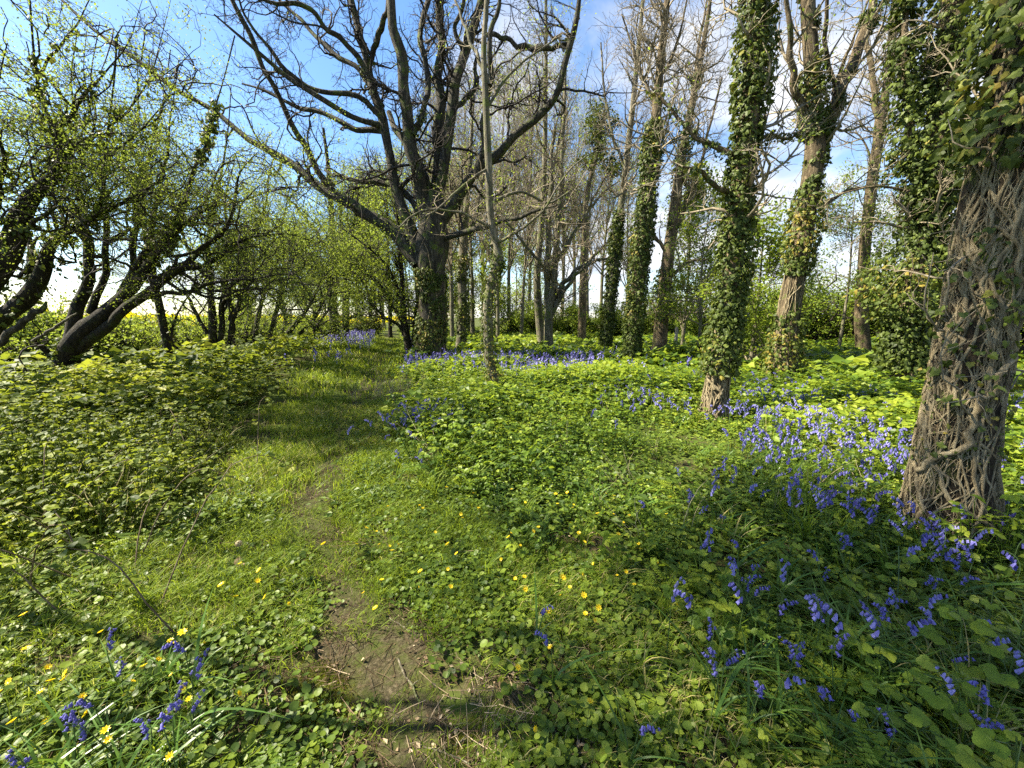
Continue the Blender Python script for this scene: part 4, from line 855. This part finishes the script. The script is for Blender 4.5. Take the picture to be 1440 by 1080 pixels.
def raceme(seed,H=.30,nb=8,bl_=.019):
    rs(seed); K=12; s=np.linspace(0,1,K); arch=.055+.03*R8.random()
    C=np.stack([arch*np.clip((s-.62)/.38,0,1)**1.7+.01*np.sin(s*3+seed),.008*np.sin(s*4+seed),H*(s-.16*np.clip((s-.62)/.38,0,1)**2.2)],-1)
    bells=[]
    for b in range(nb):
        t=.68+.32*(b/(nb-1)); u=t*(K-1)*.9999; i=int(u); p=C[i]*(1-u+i)+C[i+1]*(u-i)
        az=R8.normal()*.75; d=np.array([math.cos(az),math.sin(az),0]); q=p+d*.011*(1.2-.4*t)+np.array([0,0,-.003])
        bells.append((p,q,d,bl_*(1.1-.35*(b/(nb-1))),.35+.3*R8.random()))
    return C,bells
def place_bell(V,q,d,size,tip):
    # tilt the hanging bell outward by tip rad
    up=np.array([0,0,1.]); c,s=math.cos(tip),math.sin(tip); side=np.cross(up,d)
    ez=up*c-d*s; ex=d*c+up*s
    return q+size*(V[:,0:1]*ex*.8+V[:,1:2]*side*.8+V[:,2:3]*ez)
def bb_mesh(seed,H,nb,lod,single=True):
    C,bells=raceme(seed,H,nb); st=MB(); V,F=tubes(C[None],np.linspace(.0026,.0013,12)[None],5 if lod==0 else 3); st.add(V,F,.5,0)
    for p,q,d,sz,tp in bells:
        V,F=tubes(np.array([[p,(p+q)/2+np.array([0,0,.003]),q]]),np.full((1,3),.0008),3); st.add(V,F,.5,0)
        if single: st.add(place_bell(BV if lod==0 else BV4,q,d,sz,tp),BF if lod==0 else BF4,R8.random(),1)
    return st,bells
BBL=[bb_mesh(900+i,.26+.02*i,7+i%3,1)[0] for i in range(5)]
mb=MB()
def rac_f(seed):
    rs(seed); m=MB(); n=7; z=.17+.13*np.linspace(0,1,n); pos=np.stack([R8.normal(size=n)*.02,R8.normal(size=n)*.02,z],-1); put_leaves(m,pos,np.stack([R8.normal(size=n),R8.normal(size=n),-1+0*z],-1),R8.normal(size=(n,3)),.045,L_DIA,mat=1,asp=1.3); m.add([(0,0,0),(.006,0,0),(.0,0,.3)],[(0,1,2)],.5,0); return m
BBF=[rac_f(930+i) for i in range(4)]
cnt=scat(mb,BBL,1.1,4.6,80,lambda *a:C01(drift(*a)*.9),sc_=(.85,1.1),squash=1.3,seed=80,rot=.9)
cnt2=scat(mb,BBL,4.6,9.5,48,lambda *a:C01(drift(*a)+.03*(a[0]>2)),sc_=(.95,1.2),squash=1.3,seed=81,rot=.9)
def clump_p(px,py,sx,sy):
    cx,cy,_=on_ground(px,py,.25); return lambda x,y,*a: np.exp(-(((x-cx)/sx)**2+((y-cy)/sy)**2))
cnt4=scat(mb,BBL,2,8,60,clump_p(600,588,.5,.6),sc_=(1.0,1.25),squash=1.3,seed=83,rot=.9)
cnt4+=scat(mb,BBL,1,6,40,clump_p(1400,660,.7,.9),sc_=(.95,1.2),squash=1.3,seed=84,rot=.9)
cnt3=scat(mb,BBF,8.5,30,22,far_b,sc_=(.9,1.35),squash=1.25,seed=82,rot=.9)
o=mb.obj('bluebell_carpet',[M['bellstem'],M['bell']],smooth=False); tag(o,kind='stuff'); o['label']='drifts of violet-blue bluebells among the leaves and around the oak'
print('BB',cnt,cnt2,cnt4,cnt3)
# individual near bluebells with parts
bellme=MB(); bellme.add(BV,BF,.5); bell_mesh=bellme.mesh('flower',M['bell'])
def blade_one(seed):
    m=blades(1,.01,.2,.3,.013,8,1.2,seed); return m.mesh('leaf',M['blade'])
blade_ms=[blade_one(950+i) for i in range(4)]
def make_bb(seed,H,nb):
    root=empty('bluebell',(0,0,-50)); st,bells=bb_mesh(seed,H,nb,0,False); st.obj('stem',M['bellstem'],root)
    for p,q,d,sz,tp in bells:
        o=bpy.data.objects.new('flower',bell_mesh); COL.objects.link(o); o.parent=root; o.location=q; o.scale=(sz*.8,sz*.8,sz); o.rotation_euler=(0,tp*.9,math.atan2(d[1],d[0]))
        o.rotation_euler=(0,-tp,math.atan2(d[1],d[0]))
    for k in range(4):
        o=bpy.data.objects.new('leaf',blade_ms[k]); COL.objects.link(o); o.parent=root; o.rotation_euler=(0,0,k*1.7+seed); s=.85+.1*k; o.scale=(s,s,s)
    return root
protos=[make_bb(960+i,.30+.03*i,7+i) for i in range(4)]
kids={p.name:list(p.children) for p in protos}; used=set()
def put_bb(px,py,label,group,i,hh=.30):
    pr=protos[i%4]; x,y,h=on_ground(px,py,hh); s=.75+.28*R8.random()
    if pr.name not in used: used.add(pr.name); r=pr
    else:
        r=pr.copy(); COL.objects.link(r)
        for c in kids[pr.name]: cc=c.copy(); COL.objects.link(cc); cc.parent=r
    r.location=(x,y,h); r.rotation_euler=(R8.normal()*.12,R8.normal()*.12,R8.random()*6.28); r.scale=(s,s,s); tag(r,label,'bluebell',group)
rs(99)
g1=[(755,830),(780,880),(1000,875),(1013,925),(1020,905),(890,975),(1055,930),(1110,912),(1075,800),(1050,800),(1045,775),(1100,830),(1130,880),(1160,780),(1150,835),(1180,850),(1190,740),(1225,805),(1235,700),(1250,860),(1340,885),(1365,955),(1400,965),(1190,960),(1205,955),(1260,995),(1432,1015),(1185,905),(1000,870),(1052,790),(1165,765),(1200,755),(1060,765),(1175,835)]
g2=[(1290,790),(1310,730),(1325,790),(1352,775),(1370,775),(1300,760),(1285,720),(1320,745),(1345,760),(1360,790),(1280,700)]
g3=[(30,1035),(80,975),(140,950),(145,972),(150,880),(262,885),(255,935),(260,955),(232,968),(200,1000),(230,1005),(155,905)]
g4=[(555,585),(560,595),(590,590),(585,600),(615,580),(640,575),(555,635),(587,625),(600,635),(665,590),(650,575),(530,603),(620,590),(575,605)]
g5=[(1150,700),(1120,690),(905,690),(970,690),(980,680),(1005,690),(1040,740),(980,700),(1030,660),(1085,650),(1110,640),(1160,640),(1195,645),(1215,665),(1140,665),(1070,680),(1180,690),(1240,680),(960,650),(1000,655),(1100,610),(1150,600),(1130,620),(1175,615)]
k=0
for g,lab,gr in ((g1,'violet-blue bluebell with nodding bells in the shaded herbs of the lower right','bluebells in the lower right shade'),(g2,'bluebell with deep blue bells at the foot of the root-webbed trunk','bluebells at the foot of the root-webbed trunk'),
    (g3,'dark blue bluebell among the celandines in the lower left corner','bluebells in the lower left corner'),(g4,'lilac-blue bluebell in the small clump on the path edge','bluebells of the clump beside the path'),
    (g5,'bluebell in the broad sunlit drift left of the root-webbed trunk','bluebells of the drift left of the root-webbed trunk')):
    for q in g: put_bb(q[0],q[1],lab,gr,k); k+=1
# ---- celandine flowers
def cel_mesh():
    m=MB(); n=8; a=np.arange(n)*2*math.pi/n; H=.15
    put_leaves(m,np.tile([0,0,H],(n,1)),np.stack([np.cos(a),np.sin(a),.35+0*a],-1),np.tile([0,0,1.],(n,1)),.019,L_BIG,.6,1,asp=.9)
    C=np.array([[[0,0,0],[.004,.002,H*.5],[0,0,H]]]); V,F=tubes(C,np.full((1,3),.0012),3); m.add(V,F,.5,0); 
    V,F=tubes(np.array([[[0,0,H-.001],[0,0,H+.003],[0,0,H+.005]]]),np.array([[.003,.0035,.001]]),6); m.add(V,F,.1,1)
    return m
cm=cel_mesh()
c_me=cm.mesh('celandine_flower',[M['bellstem'],M['yellow']])
def cel(x,y,lab,gr,s):
    o=bpy.data.objects.new('celandine_flower',c_me); COL.objects.link(o); o.location=(x,y,hz(x,y)); k_=.55+.45*R8.random(); o.scale=(s*k_,s*k_,s*1.25); o.rotation_euler=(R8.normal()*.45,R8.normal()*.45,R8.random()*6); tag(o,lab,'flower',gr)
for (x0,y0,x1,y1,n,lab,gr) in ((10,900,290,1075,34,'yellow star-shaped celandine among the glossy leaves in the lower left corner','celandines in the lower left corner'),
    (300,760,560,880,16,'small yellow celandine beside the bare trodden path','celandines beside the path'),
    (540,700,960,860,70,'yellow celandine in the low leaves right of the path','celandines right of the path'),
    (620,860,900,1060,6,'yellow celandine in the shaded leaves at the bottom centre','celandines at the bottom centre')):
    for q in range(n):
        x,y,_=on_ground(x0+(x1-x0)*R8.random(),y0+(y1-y0)*R8.random(),.06); cel(x,y,lab,gr,.65+.5*R8.random())
# ---- large-leaved seedlings at the lower right
def big_plant(x,y,h,n,size,seed,label,mat='brm',name='bramble_plant',k3=3,T=L_SER):
    rs(seed); z=hz(x,y); root=empty(name,(x,y,z)); tag(root,label,'plant','large-leaved young plants in the lower right corner')
    K=8; s=np.linspace(0,1,K); ln=R8.normal(size=2)*.25; C=np.stack([ln[0]*h*s**2,ln[1]*h*s**2,h*s],-1)
    st=MB(); V,F=tubes(C[None],np.linspace(.004,.002,K)[None],5); st.add(V,F)
    for q in range(n):
        t=.25+.75*(q+.5)/n; u=t*(K-1)*.999; i=int(u); p=C[i]; az=q*2.4+seed; r=size*(.9+.5*R8.random())*(1.2-.5*t)
        e=p+np.array([math.cos(az)*r,math.sin(az)*r,r*.5])
        V,F=tubes(np.array([[p,(p+e)/2+np.array([0,0,.01]),e]]),np.full((1,3),.0016),4); st.add(V,F)
        lf=MB(); tn=.55+.45*R8.random(); trif(lf,e[None],np.array([az]),size*(.55+.35*R8.random()),T,tilt=.3,k3=k3,tint=tn,asp=1.45,face=(-.25,-.45,0))
        lf.obj('leaf',M[mat],root)
    st.obj('stem',M['bellstem'],root)
for i,(px,py,h,n,size,lab) in enumerate([
  (1245,985,.30,4,.06,'low plant with rounded pale-green leaves just catching the sun, lower right'),
  (1215,1010,.22,4,.05,'small round-leaved plant beside the sunlit one, lower right'),
  (1300,930,.34,6,.065,'bushy plant with toothed leaves behind the sunlit round-leaved one'),
  (1370,870,.40,6,.07,'tall toothed-leaved plant in shade right of the trunk-foot bluebells'),
  (1430,900,.42,6,.075,'toothed-leaved plant cut by the right edge of the frame'),
  (1445,1060,.40,5,.07,'bright broad-leaved plant in the bottom right corner'),
  (1180,1000,.20,4,.05,'low three-leaved seedling left of the round-leaved pair'),
  (1290,1010,.20,5,.06,'dull green low plant below the sunlit round-leaved one'),
  (1110,760,.36,8,.045,'upright raspberry shoot with tiered leaves left of the root-webbed trunk'),
  (1270,800,.32,7,.05,'leafy shoot in front of the root-webbed trunk'),
  (1230,830,.26,6,.05,'leafy shoot among bluebells left of the root-webbed trunk foot'),
  (1350,980,.26,5,.065,'plant with pleated leaves near the right edge, below the tall toothed one'),
  (1400,840,.36,6,.06,'shaded plant close right of the root-webbed trunk foot')]):
    x,y,_=on_ground(px,py,h*.8); big_plant(x,y,h,n,size,1000+i,lab)
# ---- arching bramble canes on the left
rs(1100)
def cane(x,y,L,seed):
    rs(seed); z=hz(x,y); root=empty('bramble_cane',(x,y,z)); tag(root,'arching bramble cane with a few toothed leaves left of the path','bramble','bramble canes left of the path')
    K=12; s=np.linspace(0,1,K); az=R8.random()*6.28; rise=.5+.35*R8.random()
    C=np.stack([math.cos(az)*L*.75*s,math.sin(az)*L*.75*s,L*rise*np.sin(s*2.3)*.8],-1)+np.cumsum(R8.normal(size=(K,3))*.008,0)
    st=MB(); V,F=tubes(C[None],np.linspace(.0042,.0018,K)[None],5); st.add(V,F); st.obj('cane',M['cane'],root)
    lf=MB(); n=9; t=.25+.75*R8.random(n); b,_,_=interp(C[None],np.ones((1,K)),np.zeros(n,int),t); trif(lf,b+R8.normal(size=(n,3))*.02,R8.random(n)*6.28,np.full(n,.045),L_SER,k3=3); lf.obj('leaves',M['brmd'],root)
for i in range(30):
    px=20+430*R8.random()**1.1; py=560+240*R8.random()
    x,y,_=on_ground(px,py,.35); d,s=path_d(np.array([x]),np.array([y]))
    if d[0]>.7: cane(x,y,.5+.6*R8.random(),1200+i)
# ---- sticks on the path
def stick(a,b,w,seed,label,mat='bark_pale'):
    rs(seed); p=on_ground(*a); q=on_ground(*b); K=9; s=np.linspace(0,1,K)[:,None]; P=np.array(p)[None]*(1-s)+np.array(q)[None]*s; P[:,2]=terrain(P[:,0],P[:,1])+w+.006; P[1:-1,:2]+=np.cumsum(R8.normal(size=(K-2,2))*w*.5,0); P[:,2]+=np.abs(R8.normal(size=K))*.003
    mb=MB(); Rr=np.full((1,K),w)*(.75+.4*R8.random((1,K))); add_tubes(mb,P[None],Rr,7); V0=P[4]
    # a broken side spur
    sp=np.stack([P[5],P[5]+np.array([.012,.006,.012]),P[5]+np.array([.028,.012,.018])]); add_tubes(mb,sp[None],np.array([[w*.7,w*.5,w*.2]]),5)
    o=mb.obj('fallen_stick',M[mat],None,tuple(V0)); tag(o,label,'stick','sticks lying on the path')
for i,(a,b,w,l) in enumerate([((560,930),(592,992),.005,'thick grey stick on bare earth, longest of the path sticks'),((452,880),(494,902),.0026,'thin pale twig on the left edge of the trodden earth'),((548,872),(580,895),.0026,'short bent twig above the thick grey stick'),
    ((640,1052),(655,1043),.004,'pale chip of wood right of the lowest twigs'),((560,1040),(660,1078),.003,'long brown twig slanting across the bottom edge of the path'),((618,1020),(638,1003),.002,'straw-coloured twig between the moss and the right-hand leaves'),((488,795),(500,808),.005,'dark stub of wood in the middle of the path'),((690,1005),(700,1030),.002,'pale short straw at the edge of the leaves, bottom centre'),((455,700),(480,712),.004,'reddish twig lying across the path farther up'),((555,1000),(550,1030),.004,'dark bark piece under the thick grey stick')]):
    stick(a,b,w,1300+i,l)
# dandelion clock and a dead leaf
x,y,h=on_ground(337,775,.1)
r=empty('dandelion_clock',(x,y,h)); tag(r,'white round dandelion seed head on a bare stalk left of the path','flower')
m=MB(); V,F=tubes(np.array([[[0,0,0],[.004,0,.07],[0,0,.15]]]),np.full((1,3),.0018),5); m.add(V,F); m.obj('stalk',M['bellstem'],r)
m=MB(); rs(5); n=170; d=nrm(R8.normal(size=(n,3))); c=np.array([0,0,.15]); P=np.stack([c+d*.003,c+d*.012,c+d*.02],1); V,F=tubes(P,np.full((n,3),.0005),3); m.add(V,F,1.0); put_leaves(m,c+d*.018,np.cross(d,R8.normal(size=(n,3))),d,.009,L_DIA,1.0); m.obj('seed_head',M['dry'],r)
x,y,h=on_ground(331,798,.02); m=MB(); put_leaves(m,np.array([[0,0,.02]]),np.array([[1,.3,.3]]),np.array([[0,-.5,1.]]),.07,L_IVY,.9); put_leaves(m,np.array([[.01,.01,.025]]),np.array([[-.3,.6,.5]]),np.array([[.2,-.5,1.]]),.06,L_SER,.7)
o=m.obj('dead_leaf',M['litter'],None,(0,0,0)); o.location=(x,y,h); tag(o,'curled brown dead leaf under the dandelion seed head','leaf')
# marker post
p,_=at(951,470,17); x,y=p[0],17; h=hz(x,y); m=MB(); q=.05
for (z0,z1,ww,dx) in ((-.1,.95,.05,0),(.95,1.0,.035,0),(.5,.56,.06,.0)):
    V=[(dx+sx*ww,sy*ww,z) for z in (z0,z1) for sx,sy in ((-1,-1),(1,-1),(1,1),(-1,1))]; m.add(V,[(0,3,2,1),(4,5,6,7),(0,1,5,4),(1,2,6,5),(2,3,7,6),(3,0,4,7)])
o=m.obj('marker_post',M['wood'],None,(0,0,0),smooth=False); o.location=(x,y,h); tag(o,'short weathered white post in front of the hedge right of the leafy ivy tree','post')
# ================================================================== light, sky, camera
EL,AZ=math.radians(47),math.radians(4)
S=(-math.cos(EL)*math.cos(AZ),math.cos(EL)*math.sin(AZ),math.sin(EL))
from mathutils import Vector
sun=bpy.data.lights.new('sun','SUN'); sun.energy=5; sun.angle=math.radians(.5); sun.color=(1,.91,.72)
so=bpy.data.objects.new('sun',sun); COL.objects.link(so); so.rotation_euler=Vector(S).to_track_quat('Z','Y').to_euler()
w=bpy.data.worlds.new('World'); sc.world=w; w.use_nodes=True; nt=w.node_tree; nt.nodes.clear(); N=nt.nodes.new; L=nt.links.new
sky=N('ShaderNodeTexSky'); sky.sky_type='NISHITA'; sky.sun_disc=False; sky.sun_elevation=EL; sky.sun_rotation=math.atan2(S[0],S[1]); sky.air_density=1.0; sky.dust_density=.6; sky.ozone_density=2.2
b1=N('ShaderNodeBackground'); b1.inputs[1].default_value=.07; hs=N('ShaderNodeHueSaturation'); hs.inputs['Saturation'].default_value=1.18; L(sky.outputs[0],hs.inputs['Color']); L(hs.outputs[0],b1.inputs[0])
tc=N('ShaderNodeTexCoord'); sx=N('ShaderNodeSeparateXYZ'); L(tc.outputs['Generated'],sx.inputs[0])
mz=N('ShaderNodeMath'); mz.operation='MAXIMUM'; mz.inputs[1].default_value=0; L(sx.outputs[2],mz.inputs[0])
za=N('ShaderNodeMath'); za.operation='ADD'; za.inputs[1].default_value=.22; L(mz.outputs[0],za.inputs[0])
dx=N('ShaderNodeMath'); dx.operation='DIVIDE'; L(sx.outputs[0],dx.inputs[0]); L(za.outputs[0],dx.inputs[1])
dy=N('ShaderNodeMath'); dy.operation='DIVIDE'; L(sx.outputs[1],dy.inputs[0]); L(za.outputs[0],dy.inputs[1])
cx=N('ShaderNodeCombineXYZ'); L(dx.outputs[0],cx.inputs[0]); L(dy.outputs[0],cx.inputs[1])
nz=N('ShaderNodeTexNoise'); nz.inputs['Scale'].default_value=1.15; nz.inputs['Detail'].default_value=9; nz.inputs['Roughness'].default_value=.56; nz.inputs['Distortion'].default_value=.3
mp=N('ShaderNodeMapping'); mp.inputs['Location'].default_value=(2.3,4.1,0); L(cx.outputs[0],mp.inputs[0]); L(mp.outputs[0],nz.inputs[0])
# more cloud to the right and low down
ad=N('ShaderNodeMath'); ad.operation='MULTIPLY_ADD'; ad.inputs[1].default_value=.17; L(sx.outputs[0],ad.inputs[0]); L(nz.outputs[0],ad.inputs[2])
lo=N('ShaderNodeMath'); lo.operation='MULTIPLY_ADD'; lo.inputs[1].default_value=-.25; L(mz.outputs[0],lo.inputs[0]); L(ad.outputs[0],lo.inputs[2])
mr=N('ShaderNodeMapRange'); mr.interpolation_type='SMOOTHSTEP'; mr.inputs[1].default_value=.36; mr.inputs[2].default_value=.56; L(lo.outputs[0],mr.inputs[0])
n2=N('ShaderNodeTexNoise'); n2.inputs['Scale'].default_value=3; n2.inputs['Detail'].default_value=6; L(mp.outputs[0],n2.inputs[0])
cr=ramp(N,[(.35,(.55,.62,.75)),(.6,(1.0,1.0,1.02))]); L(n2.outputs[0],cr.inputs[0])
b2=N('ShaderNodeBackground'); b2.inputs[1].default_value=.31; L(cr.outputs[0],b2.inputs[0])
mf=N('ShaderNodeMath'); mf.operation='MULTIPLY'; mf.inputs[1].default_value=.92; L(mr.outputs[0],mf.inputs[0])
ms=N('ShaderNodeMixShader'); L(mf.outputs[0],ms.inputs[0]); L(b1.outputs[0],ms.inputs[1]); L(b2.outputs[0],ms.inputs[2])
ow=N('ShaderNodeOutputWorld'); L(ms.outputs[0],ow.inputs[0])
cam=bpy.data.cameras.new('camera'); co=bpy.data.objects.new('camera',cam); COL.objects.link(co); co.location=(0,0,CAMH); co.rotation_euler=(math.pi/2-PITCH,0,0)
cam.sensor_width=36; cam.lens=36*FPX/1440; cam.clip_start=.05; cam.clip_end=3000; sc.camera=co
sc.view_settings.view_transform='Standard'; sc.view_settings.look='None'; sc.view_settings.gamma=1; sc.view_settings.exposure=2.1
sc.cycles.max_bounces=6; sc.cycles.diffuse_bounces=3; sc.cycles.glossy_bounces=2; sc.cycles.transmission_bounces=4; sc.cycles.transparent_max_bounces=4
sc.cycles.use_denoising=False
